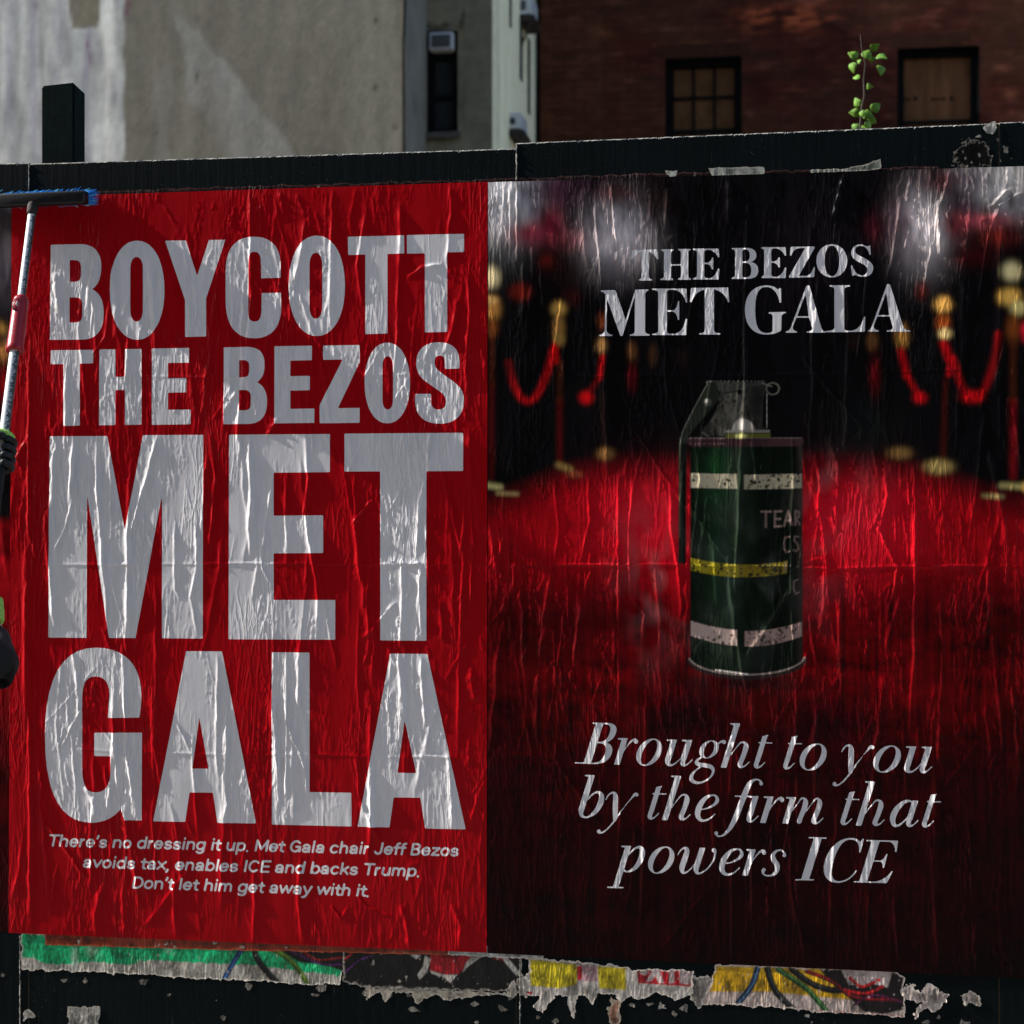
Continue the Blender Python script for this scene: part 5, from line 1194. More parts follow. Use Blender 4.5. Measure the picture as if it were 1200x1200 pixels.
spots = [(1128, 192, 5), (1118, 188, 3.5), (1138, 194, 4), (1178, 176, 5), (1172, 188, 2.4), (1146, 160, 3), (1170, 163, 3), (1186, 186, 2), (1116, 194, 3),
         (428, 1164, 3.6), (452, 1166, 6), (459, 1158, 3), (480, 1166, 4), (516, 1163, 4), (484, 1183, 7), (556, 1176, 4), (588, 1182, 6), (598, 1168, 5), (602, 1150, 4), (166, 1150, 6), (100, 1150, 3.6), (76, 1150, 4), (198, 1166, 3), (292, 1155, 5), (376, 1158, 6), (370, 1166, 4),
         (254, 1172, 1.8), (60, 1128, 2), (3, 1142, 3), (762, 1176, 5), (775, 1180, 6), (742, 1178, 4), (720, 1188, 4), (804, 1180, 6), (790, 1188, 4), (945, 1190, 3), (1085, 1198, 4), (1130, 1199, 6), (1100, 1192, 3), (950, 1198, 2), (650, 1196, 4), (630, 1192, 3), (262, 1192, 4), (560, 1198, 3)]
for i, (x, y, r) in enumerate(spots):
    a0 = rs.random() * 6.28; k = rs.randint(5, 7)
    out = [(x + r * rs.uniform(.25, 1.5) * math.cos(a0 + 6.28 * q / k), y + .8 * r * rs.uniform(.25, 1.5) * math.sin(a0 + 6.28 * q / k)) for q in range(k)]
    c = rs.uniform(70, 140)
    up = y < 600
    kin = sorted([q for q in spots if (q[1] < 600) == up])
    nth = kin.index((x, y, r)) + 1
    size = 'tiny' if r < 2.6 else 'small' if r < 4.5 else 'larger'
    th = {1: 'st', 2: 'nd', 3: 'rd'}.get(nth % 10 if nth not in (11, 12, 13) else 0, 'th')
    scrap([out], (c, c * .98, c * .94), .9, 200 + i, 0, step=.7, buck=.0007, name='paper_fleck', label=f'{size} pale paper fleck, {nth}{th} from the left on the black board ' + ('above the dark poster' if up else 'below the posters'), group='torn paper flecks above the posters' if up else 'torn paper flecks below the posters')

# ------------------------------------------------------------------ buildings behind the lot
k0 = 0.44; TINT = np.array([1.10, 1.02, .86])
def facade(tl, tr, bl, br, step, Y, base, fn=None, H=0.004, mat=None, parent=None, name='wall', hs=(30, 12), holes=()):
    G = Grid(tl, tr, bl, br, step, Y); G.C = np.zeros(G.px.shape + (3,)) + C(*base)
    if fn: fn(G)
    G.H = H * (fnoise(*G.px.shape, hs[0], hs[1], 301) + 1)
    for (x0, x1, y0, y1) in holes: G.ink([np.array([(x0, y0), (x1, y0), (x1, y1), (x0, y1)], float)])
    if holes: G.F = -G.F
    return G.build(name, [mat], parent=parent, cut=bool(holes))
def wall_mat(name, brick=0, rough=0.9, bs=0.35):
    t = NT(name); v = t.coords(); v2 = t.coords((1, 1, 0.2))
    a = t.new('ShaderNodeAttribute'); a.attribute_name = 'print'
    n = t.ramp(t.noise(v, 9, 8, 0.7), [(0.3, 0.78), (0.7, 1.1)])
    n2 = t.ramp(t.noise(v2, 5, 6, 0.7), [(0.3, 0.86), (0.65, 1.06)])
    c = t.mix(1.0, a.outputs['Color'], n, 'MULTIPLY'); c = t.mix(1.0, c, n2, 'MULTIPLY')
    b = None
    if brick:
        mp = t.new('ShaderNodeMapping'); tc = t.new('ShaderNodeTexCoord'); mp.inputs['Rotation'].default_value = (math.radians(-90), 0, 0)
        t.link(tc.outputs['Object'], mp.inputs['Vector'])
        br = t.new('ShaderNodeTexBrick'); br.inputs['Scale'].default_value = 1.0
        br.inputs['Brick Width'].default_value = 0.215; br.inputs['Row Height'].default_value = 0.072; br.inputs['Mortar Size'].default_value = 0.006; br.inputs['Mortar Smooth'].default_value = 0.3
        br.inputs['Color1'].default_value = (1.12, 1.1, 1.08, 1); br.inputs['Color2'].default_value = (0.78, 0.78, 0.8, 1); br.inputs['Mortar'].default_value = (0.62, 0.62, 0.64, 1) if brick == 1 else (.9, .9, .9, 1)
        t.link(mp.outputs[0], br.inputs['Vector'])
        c = t.mix(0.8 if brick == 1 else .4, c, t.mix(1.0, c, br.outputs['Color'], 'MULTIPLY'))
        inv = t.new('ShaderNodeMath', operation='SUBTRACT'); inv.inputs[0].default_value = 1.0; t.link(br.outputs['Fac'], inv.inputs[1])
        b = t.bump(inv.outputs[0], 0.6, 0.008)
    t.base(c); t.set(Roughness=rough); t.b.inputs['Specular IOR Level'].default_value = 0.15
    t.bump(t.noise(v, 26, 6, 0.65), bs, 0.008, b)
    return t.m
M['stucco'] = wall_mat('old_stucco'); M['brick_wall'] = wall_mat('painted_red_brick', 1); M['pale_brick'] = wall_mat('pale_painted_brick', 2, bs=.2)
M['dark_frame'] = simple('black_window_frame', (0.005, 0.006, 0.006), 0.7, 0.3, 12, spec=.08)
M['board'] = simple('old_plywood_board', (0.17, 0.078, 0.036), 0.85, 0.35, 4, 0.4, 0.003, spec=.06, stretch=(3, 1, 0.6))
M['lintel'] = simple('painted_lintel', (.050, .019, .011), .9, .2, 12, .3, spec=.08)
M['pane'] = simple('dusty_window_glass', (0.012, 0.017, 0.020), 0.12, 0.4, 5, 0.05, spec=0.5)
M['pane_brown'] = simple('boarded_window_pane', (0.12, 0.058, 0.026), 0.7, 0.3, 7, 0.1, spec=.06)
M['sill'] = simple('stone_sill', (0.10, 0.095, 0.085), 0.9, 0.3, 20)
M['ac_white'] = simple('air_conditioner_casing', (0.55, 0.58, 0.62), 0.5, 0.12, 10)
M['ac_grille'] = simple('air_conditioner_grille', (0.10, 0.105, 0.11), 0.6, 0.2, 30)
M['rust'] = simple('rusty_bracket', (0.03, 0.022, 0.018), 0.8, 0.4, 20)
def shell(parent, x0, x1, y0, y1, h, mat, open_front=False):
    """body of a building behind its facade sheet: sides, rear and roof"""
    bm = bmesh.new(); box(bm, x0, x1, y0, y1, -.1, h)
    if open_front:
        fs = [f for f in bm.faces if f.normal.y < -.9]; bmesh.ops.delete(bm, geom=fs, context='FACES_ONLY')
    return bobj('body', bm, mat, parent)

# stucco house, left
Y1 = 9.0
b1 = empty('stucco_building', (W(200, 577, Y1).x, Y1, 0), label='big bare stucco wall with streaked whitewash at upper left', cat='building')
def f1(G):
    X, Yq = G.px, G.py; sh = G.px.shape
    n = fnoise(*sh, 50, 16, 11); n2 = fnoise(*sh, 22, 5, 12); n3 = fnoise(*sh, 90, 9, 14)
    # whitewash left of the bare strip
    w = np.clip((146 + 5 * n2 + 3 * n - X) / 3 + .5, 0, 1)
    G.C = G.C * (1 - w[..., None]) + (C(146, 150, 154) * (1 + .16 * n2 + .14 * n3)[..., None]) * w[..., None]
    # lilac veil in bands
    for x, s_, a in ((15, 9, .55), (42, 5, .6), (72, 7, .4), (104, 4, .55), (135, 6, .3), (-40, 20, .5), (-110, 14, .4)):
        v = (np.exp(-((X - x - 4 * n) / s_) ** 2) * a * np.clip(.7 + n3, 0, 1.2))[..., None]
        G.C = G.C * (1 - v) + C(112, 108, 132) * v
    for x, s_, a in ((66, 12, .7), (128, 9, .8), (28, 6, .4), (4, 5, .4)):
        v = (np.exp(-((X - x - 5 * n) / s_) ** 2) * a * np.clip(.75 + n2, 0, 1.1))[..., None]
        G.C = G.C * (1 - v) + C(184, 187, 188) * v
    # bare patch between the two white strips at the top
    a = np.clip((7 + 12 * np.clip((52 - Yq) / 40, 0, 1) ** .4 * (Yq < 34) + 0 * n - np.abs(X - 100)) / 2, 0, 1) * np.clip((34 + 8 * n2 - Yq) / 5, 0, 1)
    G.C = G.C * (1 - a[..., None]) + C(98, 96, 88) * a[..., None]
    g = (np.exp(-((X - 50 - 1.5 * n) / 2.2) ** 2) * .55)[..., None]; G.C = G.C * (1 - g) + C(80, 76, 78) * g
    for (x, y, rx, ry) in ((107, 70, 2.2, 12), (103, 52, 1.6, 6), (150, 6, 2.8, 7), (148, 15, 1.4, 6), (43, 6, 2, 5)): blob(x, y, rx, ry, C(92, 50, 78), .8, G=G)
    # paler washes on the bare stucco
    cx = np.interp(Yq, [10, 60, 120, 185], [205, 232, 262, 300]); hw = np.interp(Yq, [10, 60, 120, 185], [8, 22, 42, 48])
    a = np.clip((hw + 7 * n + 5 * n2 - np.abs(X - cx)) / 6, 0, 1) * (.45 + .25 * n) * np.clip(Yq / 30, 0, 1)
    a = np.clip(a, 0, .8)[..., None]; G.C = G.C * (1 - a) + C(126, 128, 132) * a
    a = np.clip((14 + 8 * n2 - np.abs(X - 195)) / 6, 0, 1) * np.clip((Yq - 60) / 40, 0, 1) * .35; a = np.clip(a, 0, 1)[..., None]; G.C = G.C * (1 - a) + C(122, 122, 122) * a
    a = np.clip((X - 395) / 40, 0, 1)[..., None] * .45; G.C = G.C * (1 - a) + C(112, 112, 104) * a
    G.C *= (1 + .09 * n3 + .08 * n2)[..., None]
    for x, y, r in ((441, 24, 2.4), (440, 103, 2.6), (463, 149, 2.4)): blob(x, y, r, r * 1.8, C(30, 28, 26), .9, G=G)
    for x, y in ((232, 22), (231, 90)): blob(x, y, 1.4, 7, C(50, 48, 46), .7, G=G)
facade((-420, -330), (475, -330), (-420, 808), (475, 808), 3.2, Y1, (97, 96, 90), f1, 0.0012, M['stucco'], b1)
a = W(-420, 0, Y1); b = W(475, 0, Y1)
M['stucco_plain'] = simple('side_stucco', (0.20, 0.19, 0.165), 0.92, 0.25, 3, 0.4, 0.006)
shell(b1, a.x, b.x, Y1 + .012, Y1 + .86, W(0, -330, Y1).z - .02, M['stucco_plain'])
bm = bmesh.new(); tube(bm, [W(474 - .9, 200, Y1 - .03), W(472.6, 60, Y1 - .03), W(475.5, -40, Y1 - .03), W(475, -300, Y1 - .03)], .011, 8)
bobj('wall_cable', bm, M['dark_frame'], b1)
# pale house with the air conditioners, centre
Y2 = 9.85
b2 = empty('pale_building', (W(540, 577, Y2).x, Y2, 0), label='narrow pale building with a tall dark window, between stucco wall and red brick', cat='building')
def f2(G):
    n = fnoise(*G.px.shape, 12, 6, 21); n2 = fnoise(*G.px.shape, 30, 8, 22)
    G.C *= (1 + .10 * n + .08 * n2)[..., None]
    a = np.clip((G.px - 548) / 12, 0, 1)[..., None] * .5; G.C = G.C * (1 - a) + C(84, 84, 76) * a
    for x, y, rx, ry in ((522, 29, 6, 4), (512, 33, 10, 2.5), (541, 27, 3, 5), (543, 18, 1.6, 6), (502, 30, 4, 4), (539, 33, 3, 2), (512, 163, 18, 2)): blob(x, y, rx, ry, C(34, 28, 24), .85, G=G)
    blob(541, 40, 3, 10, C(104, 92, 70), .6, G=G); blob(512, 16, 10, 14, C(108, 106, 90), .6, G=G)
wb_ = (500.5, 536.5, 36, 156)
facade((470, -330), (577, -330), (470, 790), (577, 790), 1.6, Y2, (92, 92, 84), f2, 0.001, M['pale_brick'], b2, holes=[wb_])
c2 = W(577, 0, Y2)
shell(b2, W(470, 0, Y2).x, c2.x - .01, Y2 + .2, Y2 + 5, W(577, -330, Y2).z - .02, M['pale_brick'])
# its light side wall running back
def side_wall(x, ya, yb, z0, z1, n, m, mat, parent, base, fn):
    V = []; Cc = []; F = []
    for j in range(m + 1):
        for i in range(n + 1):
            y = ya + (yb - ya) * i / n; z = z0 + (z1 - z0) * j / m
            V.append((x, y, z)); Cc.append((i / n, z))
    for j in range(m):
        for i in range(n): q = j * (n + 1) + i; F.append((q, q + 1, q + n + 2, q + n + 1))
    me = bpy.data.meshes.new('side_wall'); me.from_pydata(V, [], F)
    cc = np.array([np.append(fn(*c), 1) for c in Cc], np.float32)
    at = me.color_attributes.new('print', 'FLOAT_COLOR', 'POINT'); at.data.foreach_set('color', cc.reshape(-1))
    return link_mesh('side_wall', me, mat, parent)
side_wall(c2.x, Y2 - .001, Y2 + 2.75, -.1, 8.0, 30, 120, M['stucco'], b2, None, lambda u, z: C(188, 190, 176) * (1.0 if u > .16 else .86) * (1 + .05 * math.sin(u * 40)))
slits = [(596.5, 598.5, -10, 30), (608.5, 611.5, 24, 92), (618, 620.5, 44, 132)]
def on_side(px):      # depth at which the side wall is seen in this photo column
    lo, hi = Y2, Y2 + 3
    for _ in range(40):
        mid = (lo + hi) / 2
        if to_px(c2.x, 2, mid)[0] < px: lo = mid
        else: hi = mid
    return lo
for (x0, x1, y0, y1) in slits:
    ya, yb = on_side(x0), on_side(x1); bm = bmesh.new()
    box(bm, c2.x - .05, c2.x + .012, ya, yb, W(600, y1, ya).z, W(600, y0, ya).z, .003)
    bobj('window_slit', bm, M['sill'], b2)
# window of the pale house
A_ = W(wb_[0], wb_[3], Y2); B_ = W(wb_[1], wb_[2], Y2)
def ring_frame(name, x0, x1, z0, z1, y0, y1, t, mat, parent, bev=.003):
    bm = bmesh.new()
    box(bm, x0, x0 + t, y0, y1, z0, z1, bev); box(bm, x1 - t, x1, y0, y1, z0, z1, bev)
    box(bm, x0 + t, x1 - t, y0 + .001, y1 - .001, z0, z0 + t, bev); box(bm, x0 + t, x1 - t, y0 + .001, y1 - .001, z1 - t, z1, bev)
    return bobj(name, bm, mat, parent)
fr = ring_frame('window', A_.x, B_.x, A_.z, B_.z, Y2 + .05, Y2 + .13, .045, M['dark_frame'], b2)
zm = W(518, 112, Y2).z; za = W(518, 64, Y2).z
bm = bmesh.new(); box(bm, A_.x + .045, B_.x - .045, Y2 + .07, Y2 + .12, zm - .02, zm + .02, .003); bobj('rail', bm, M['dark_frame'], fr)
bm = bmesh.new(); box(bm, A_.x + .045, B_.x - .045, Y2 + .06, Y2 + .12, za - .03, za + .01, .003)
bobj('rail', bm, M['dark_frame'], fr)
for z0, z1 in ((A_.z + .045, zm - .02), (zm + .02, za - .03), (za + .01, B_.z - .045)):
    bm = bmesh.new(); box(bm, A_.x + .045, B_.x - .045, Y2 + .1, Y2 + .108, z0, z1); bobj('pane', bm, M['pane'], fr)
bm = bmesh.new(); box(bm, A_.x - .05, B_.x + .03, Y2 - .05, Y2 + .12, A_.z - .055, A_.z - .002, .006); bobj('sill', bm, M['sill'], b2)
def air_con(x0, x1, z0, z1, yf, yb, label, side=False):
    e = empty('air_conditioner', ((x0 + x1) / 2, yf, z0), label=label, cat='air conditioner')
    bm = bmesh.new(); box(bm, x0, x1, yf, yb, z0, z1, .012); bobj('casing', bm, M['ac_white'], e)
    bm = bmesh.new()
    if not side:
        box(bm, x0 + .022, x1 - .022, yf - .006, yf + .002, z0 + .018, z1 - .024, .002)
        n = 9
        for i in range(n): zz = z0 + .04 + (z1 - z0 - .09) * i / (n - 1); box(bm, x0 + .045, x1 - .045, yf - .014, yf - .006, zz, zz + .006)
    else:
        box(bm, x0 + .02, x0 + (x1 - x0) * .55, yf - .006, yf + .002, z0 + .04, z1 - .05, .002)
        for i in range(7): zz = z0 + .05 + (z1 - z0 - .13) * i / 6; box(bm, x0 + .03, x0 + (x1 - x0) * .52, yf - .014, yf - .006, zz, zz + .008)
    bobj('grille', bm, M['ac_grille'], e)
    if side:
        bm = bmesh.new(); box(bm, x0 - .03, x1 + .03, yf - .02, yb + .02, z0 - .07, z0 - .012, .006); tube(bm, [(x1, yf, z0 - .06), (x0, yf, z0 - .36)], .012, 6)
        bobj('bracket', bm, M['rust'], e)
    return e
p0 = W(504, 60, Y2); p1 = W(532, 38.5, Y2); air_con(p0.x, p1.x, p0.z, p1.z, Y2 - .05, Y2 + .12, 'white window air conditioner at the top of the tall dark window')
for (xa, xb, ya_, yb_, lab) in ((608, 622, 17, -6, 'white air conditioner on the pale side wall, cut by the top of the photo'), (595.5, 609.5, 151, 131, 'white air conditioner on the pale side wall, just above the fence')):
    yy = on_side(xa + 1); q0 = W(xa, ya_, yy); q1 = W(xb, yb_, yy)
    air_con(c2.x - .01, c2.x + (q1.x - q0.x), q0.z, q1.z, yy, yy + .42, lab, True)

# red brick house, right
Y3 = 12.45
b3 = empty('brick_building', (W(900, 577, Y3).x, Y3, 0), label='dark red painted brick building with two windows at upper right', cat='building')
def f3(G):
    X, Yq = G.px, G.py; sh = G.px.shape
    n = fnoise(*sh, 6, 26, 31); n2 = fnoise(*sh, 20, 30, 32); n3 = fnoise(*sh, 3, 8, 33)
    d = np.clip(.5 + n2 + .3 * n, 0, 1)[..., None] * np.clip((X - 690) / 40, 0, 1)[..., None]
    G.C = G.C * (1 - d * .6) + C(46, 13, 11) * d * .6
    a = np.clip((6 - np.abs(X - 700 - 1.5 * n)) / 3, 0, 1)[..., None] * .5; G.C = G.C * (1 - a) + C(58, 36, 28) * a
    a = (np.clip(1 - np.abs(Yq - 22) / 22, 0, 1) * np.clip(.3 + 1.3 * n3 + .6 * n, 0, 1) * np.clip((X - 840) / 60, 0, 1) * np.clip((1010 - X) / 60, 0, 1))[..., None]
    G.C = G.C * (1 - a) + C(126, 62, 40) * a
    a = (np.clip(n3 * 1.3 - .5 + .6 * n, 0, 1) * .3)[..., None]; G.C = G.C * (1 - a) + C(80, 50, 42) * a
    for x, y in ((712, 40), (855, 52), (1170, 80), (1185, 110)): blob(x, y, 9, 4, C(90, 56, 40), .6, G=G)
    G.C *= (1 + .25 * n + .2 * n3)[..., None]
W1 = (779.5, 869.5, 65.5, 215); W2 = (1051.5, 1148, 53.5, 205)
facade((633, -330), (1560, -330), (633, 770), (1560, 770), 2.9, Y3, (52, 29, 21), f3, 0.0015, M['brick_wall'], b3, holes=[W1, W2])
aa = W(633, 0, Y3); bb = W(1560, 0, Y3)
shell(b3, aa.x + .02, bb.x - .02, Y3 + .32, Y3 + 8, W(633, -330, Y3).z - .02, M['brick_wall'])
for (wx0, wx1, wy0, wy1), kind in ((W1, 0), (W2, 1)):
    A_ = W(wx0, wy1, Y3); B_ = W(wx1, wy0, Y3)
    bm = bmesh.new()
    for q in ((A_.x - .0, A_.x + .01), (B_.x - .01, B_.x + .0)): box(bm, q[0], q[1], Y3 - .0, Y3 + .32, A_.z, B_.z)
    box(bm, A_.x, B_.x, Y3, Y3 + .32, B_.z - .01, B_.z); bobj('reveal', bm, M['dark_frame'], b3)
    f = ring_frame('window', A_.x + .012, B_.x - .012, A_.z, B_.z - .012, Y3 + .10, Y3 + .20, .055 if kind == 0 else .06, M['dark_frame'], b3, .004)
    if kind == 0:
        xs = [A_.x + .067 + (B_.x - A_.x - .134) * q / 3 for q in range(4)]
        zt = B_.z - .067; rows = [zt, W(825, 111.5, Y3).z, W(825, 151, Y3).z, A_.z + .055]
        bm = bmesh.new()
        for q in (1, 2): box(bm, xs[q] - .013, xs[q] + .013, Y3 + .12, Y3 + .16, rows[3], zt, .002)
        box(bm, xs[0], xs[3], Y3 + .122, Y3 + .158, rows[1] - .012, rows[1] + .012, .002); box(bm, xs[0], xs[3], Y3 + .115, Y3 + .165, rows[2] - .022, rows[2] + .022, .002)
        bobj('muntin', bm, M['dark_frame'], f)
        for r in range(3):
            for q in range(3):
                bm = bmesh.new(); box(bm, xs[q] + .014, xs[q + 1] - .014, Y3 + .145, Y3 + .15, rows[r + 1] + .023, rows[r] - .013); bobj('pane', bm, M['pane_brown'], f)
    else:
        bm = bmesh.new(); box(bm, A_.x + .072, B_.x - .072, Y3 + .15, Y3 + .165, A_.z + .06, B_.z - .072); bo = bobj('board', bm, M['board'], f)
        bm = bmesh.new()
        for (x, w_, h_) in ((1058, 4, 3), (1063, 4, 3), (1071, 4, 6), (1091, 4, 4), (1096, 3, 4), (1101, 3, 4), (1105, 3, 5), (1113, 4, 6)):
            p = W(x, 118, Y3 + .149); u = .0072
            box(bm, p.x, p.x + w_ * u, Y3 + .147, Y3 + .1495, p.z, p.z + h_ * u)
        bobj('smudged_mark', bm, M['dark_frame'], bo)
        bm = bmesh.new(); z = W(1100, 138, Y3).z; box(bm, A_.x + .06, B_.x - .06, Y3 + .1, Y3 + .17, z - .03, z, .003); bobj('rail', bm, M['dark_frame'], f)
    bm = bmesh.new(); box(bm, A_.x - .08, B_.x + .08, Y3 - .004, Y3 + .09, B_.z + .002, B_.z + .14, .002); bobj('lintel', bm, M['lintel'], b3)

# ------------------------------------------------------------------ sapling behind the fence
YL = 1.6
M['leaf'] = (lambda t: (t.base(t.ramp(t.noise(t.coords(), 30, 3, .5), [(.3, (.055, .16, .008)), (.7, (.17, .34, .022))])), t.set(Roughness=.7), t.b.inputs['Subsurface Weight'].__setattr__('default_value', 0.0), t.b.inputs['Transmission Weight'].__setattr__('default_value', 0.0), t.m)[4])(NT('fresh_green_leaf'))
M['twig'] = simple('twig_bark', (.045, .032, .02), .85, .3, 40)
sap = empty('sapling', tuple(W(1014, 808, YL)), label='thin leafy green sapling rising behind the fence in front of the brick wall', cat='sapling')
base_pt = W(1012, 577, YL); sap.location = (base_pt.x, YL, -.1)
bm = bmesh.new()
stem_px = [(1010, 900), (1008, 600), (1010, 300), (1008, 150), (1010, 125), (1013, 112), (1012, 95), (1014, 75), (1010, 58), (1008, 40)]
tube(bm, [W(x, y, YL) for x, y in stem_px], [.009, .008, .006, .0042, .0036, .003, .0026, .002, .0015, .0008], 7)
bobj('stem', bm, M['twig'], sap, True)
rl = random.Random(5)
def leaf(x, y, r, ang, d=0.0, parent=sap):
    """broad pointed leaf, folded along its midrib, with a stalk"""
    c = W(x, y, YL + d); s = r * (YL + d + CD) / FPX
    bm = bmesh.new(); n = 8; mid = []; L = []; R = []
    for i in range(n + 1):
        t = i / n; w = math.sin(math.pi * t ** .66) * .74 * (1 - .15 * t) * s
        y0 = (t - .45) * 1.75 * s; z = -.18 * s * math.sin(math.pi * t)
        mid.append(bm.verts.new((0, z + .10 * s, y0)))
        L.append(bm.verts.new((-w - .001, z + .02 * s * math.sin(9 * t), y0 - .1 * w))); R.append(bm.verts.new((w + .001, z + .03 * s * math.cos(8 * t), y0 - .1 * w)))
    for i in range(n):
        bm.faces.new((mid[i], mid[i + 1], L[i + 1], L[i])); bm.faces.new((mid[i], R[i], R[i + 1], mid[i + 1]))
    rot = Matrix.Rotation(rl.uniform(-.5, .5), 4, 'X') @ Matrix.Rotation(rl.uniform(-.7, .7), 4, 'Z')
    rot = Matrix.Rotation(math.radians(ang), 4, 'Y') @ rot
    bmesh.ops.transform(bm, matrix=Matrix.Translation(c) @ rot, verts=bm.verts)
    o = bobj('leaf', bm, M['leaf'], parent, True)
    so = o.modifiers.new('thickness', 'SOLIDIFY'); so.thickness = .0006
for x, y, r, a_ in ((1025, 55, 6, 60), (1016, 64, 7.5, 20), (1033, 67, 7, 100), (1000, 65, 6.5, -60), (1000, 79, 6.5, 190), (1032, 82, 7, 170), (1004, 91, 4.6, -90), (1019, 101, 4.6, 120), (1022, 69, 4, 80), (1007, 72, 3, 200), (1005, 120, 6, -40),
                    (1026, 126, 7, 60), (1002, 132, 6.5, -70), (1017, 135, 7, 100), (1010, 133, 4, 10), (1022, 141, 6, 110), (1017, 147, 6.5, 150), (1003, 150, 6, 200), (1012, 152, 5, -30), (1000, 160, 6, -50), (1020, 165, 7, 80), (1006, 180, 7, 200)):
    leaf(x, y, r * 1.12, a_ + rl.uniform(-15, 15), rl.uniform(-.04, .04))

# ------------------------------------------------------------------ long-handled paste broom
k0 = 0.50
broom = empty('paste_broom', tuple(W(-40, 900, -.85)), label='long-handled broom with white pole, red grip and blue bristles against the red poster', cat='broom')
M['block'] = simple('black_broom_head', (.008, .008, .009), .4, .5, 40, .4, .001)
M['bristle'] = simple('blue_bristles', (.02, .25, .80), .5, .5, 60, 0)
M['bristle_wet'] = simple('pale_wet_bristles', (.22, .62, .90), .4, .4, 60, 0)  # paler blue, given to some bristles at random
yb0, yb1 = -.072, -.040
h0 = W(-48, 242, yb0); h1 = W(98.5, 222.5, yb0)
bm = bmesh.new(); box(bm, h0.x, h1.x, yb0, yb1, h0.z, h1.z, .005)
for v in bm.verts:                       # the head hangs a touch lower at the left
    v.co.z += -.004 * (h1.x - v.co.x) / (h1.x - h0.x)
bobj('head', bm, M['block'], broom, True)
rb = random.Random(3)
bm = bmesh.new()
for i in range(2600):
    x = rb.uniform(h0.x + .004, h1.x - .003); z = rb.uniform(h0.z + .004, h1.z - .002)
    top = (z - h0.z) / (h1.z - h0.z); right = max(0, 1 - (h1.x - x) / .03); 
    dx = rb.gauss(0, .004) + right * rb.uniform(.002, .022); dz = (top - .45) * (rb.uniform(.004, .034) if top > .45 else rb.uniform(0, .006)) + .004 + rb.gauss(0, .002)
    if rb.random() < .03: dz += rb.uniform(-.006, .01)
    a = Vector((x, yb1 - .003, z)); b = Vector((x + dx * .6, -.02, z + dz * .7)); c = Vector((x + dx, -.004 - rb.random() * .003, z + dz))
    m = 1 if rb.random() < .35 else 0; w = .0013
    pv = [(a, w), (b, w * .9), (c, w * .35)]
    rr = [[bm.verts.new(p + Vector((ww * math.cos(q), 0, ww * math.sin(q)))) for q in (0, 2.1, 4.2)] for p, ww in pv]
    for k in range(2):
        for q in range(3):
            f = bm.faces.new((rr[k][q], rr[k][(q + 1) % 3], rr[k + 1][(q + 1) % 3], rr[k + 1][q])); f.material_index = m
bobj('bristles', bm, [M['bristle'], M['bristle_wet']], broom, kind='stuff')
# pole
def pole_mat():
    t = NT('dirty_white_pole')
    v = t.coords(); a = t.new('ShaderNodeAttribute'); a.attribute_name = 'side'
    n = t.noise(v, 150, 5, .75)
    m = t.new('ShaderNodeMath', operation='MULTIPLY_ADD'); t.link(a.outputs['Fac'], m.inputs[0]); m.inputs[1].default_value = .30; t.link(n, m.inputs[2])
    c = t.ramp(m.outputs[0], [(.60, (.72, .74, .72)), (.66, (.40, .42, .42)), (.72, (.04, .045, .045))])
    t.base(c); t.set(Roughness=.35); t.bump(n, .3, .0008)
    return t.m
M['pole'] = pole_mat()
M['grip'] = simple('red_plastic_grip', (.36, .012, .022), .35, .15, 30, .1, .0005)
M['grip_dark'] = simple('dark_grip_inlay', (.02, .012, .014), .5, .3, 60)
M['grip_pale'] = simple('pale_grip_button', (.35, .22, .22), .45, .3, 60)
PA = W(38.6, 241, -.062); PB = W(3.5, 520, -.335); axis = (PB - PA).normalized()
def along(py_): return PA + (PB - PA) * ((py_ - 241) / (520 - 241))
def pole_part(name, p, q, r, n=24):
    bm = bmesh.new(); tube(bm, [p + (q - p) * k / n for k in range(n + 1)], r, 20)
    me = bpy.data.meshes.new(name); bm.to_mesh(me); bm.free()
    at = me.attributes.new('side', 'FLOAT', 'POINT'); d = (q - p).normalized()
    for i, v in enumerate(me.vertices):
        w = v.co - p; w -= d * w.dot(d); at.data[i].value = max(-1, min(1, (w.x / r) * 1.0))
    return link_mesh(name, me, M['pole'], broom, True)
pole_part('upper_pole', PA, along(372), .0098)
low_end = PA + (PB - PA) * 2.6
pole_part('lower_pole', along(400), along(536), .0118, 30)
bm = bmesh.new(); tube(bm, [along(530) + (low_end - along(530)) * k / 20 for k in range(21)], .0128, 18); bobj('foam_grip', bm, simple('black_foam_grip', (.010, .013, .013), .8, .3, 60, .4, .001), broom, True)
bm = bmesh.new(); p = PA; tube(bm, [p + Vector((0, .012, .022)), p, p + axis * .018, p + axis * .03], [.013, .014, .0135, .0105], 18); bobj('socket', bm, M['rust'], broom, True)
g0, g1 = along(354), along(415)
bm = bmesh.new(); L_ = (g1 - g0).length
tube(bm, [g0 - axis * .004, g0, g0 + axis * .006, g0 + axis * L_ * .4, g0 + axis * L_ * .92, g1, g1 + axis * .004], [.0125, .0165, .0185, .0195, .0205, .0222, .0200], 28)
grip = bobj('grip', bm, M['grip'], broom, True)
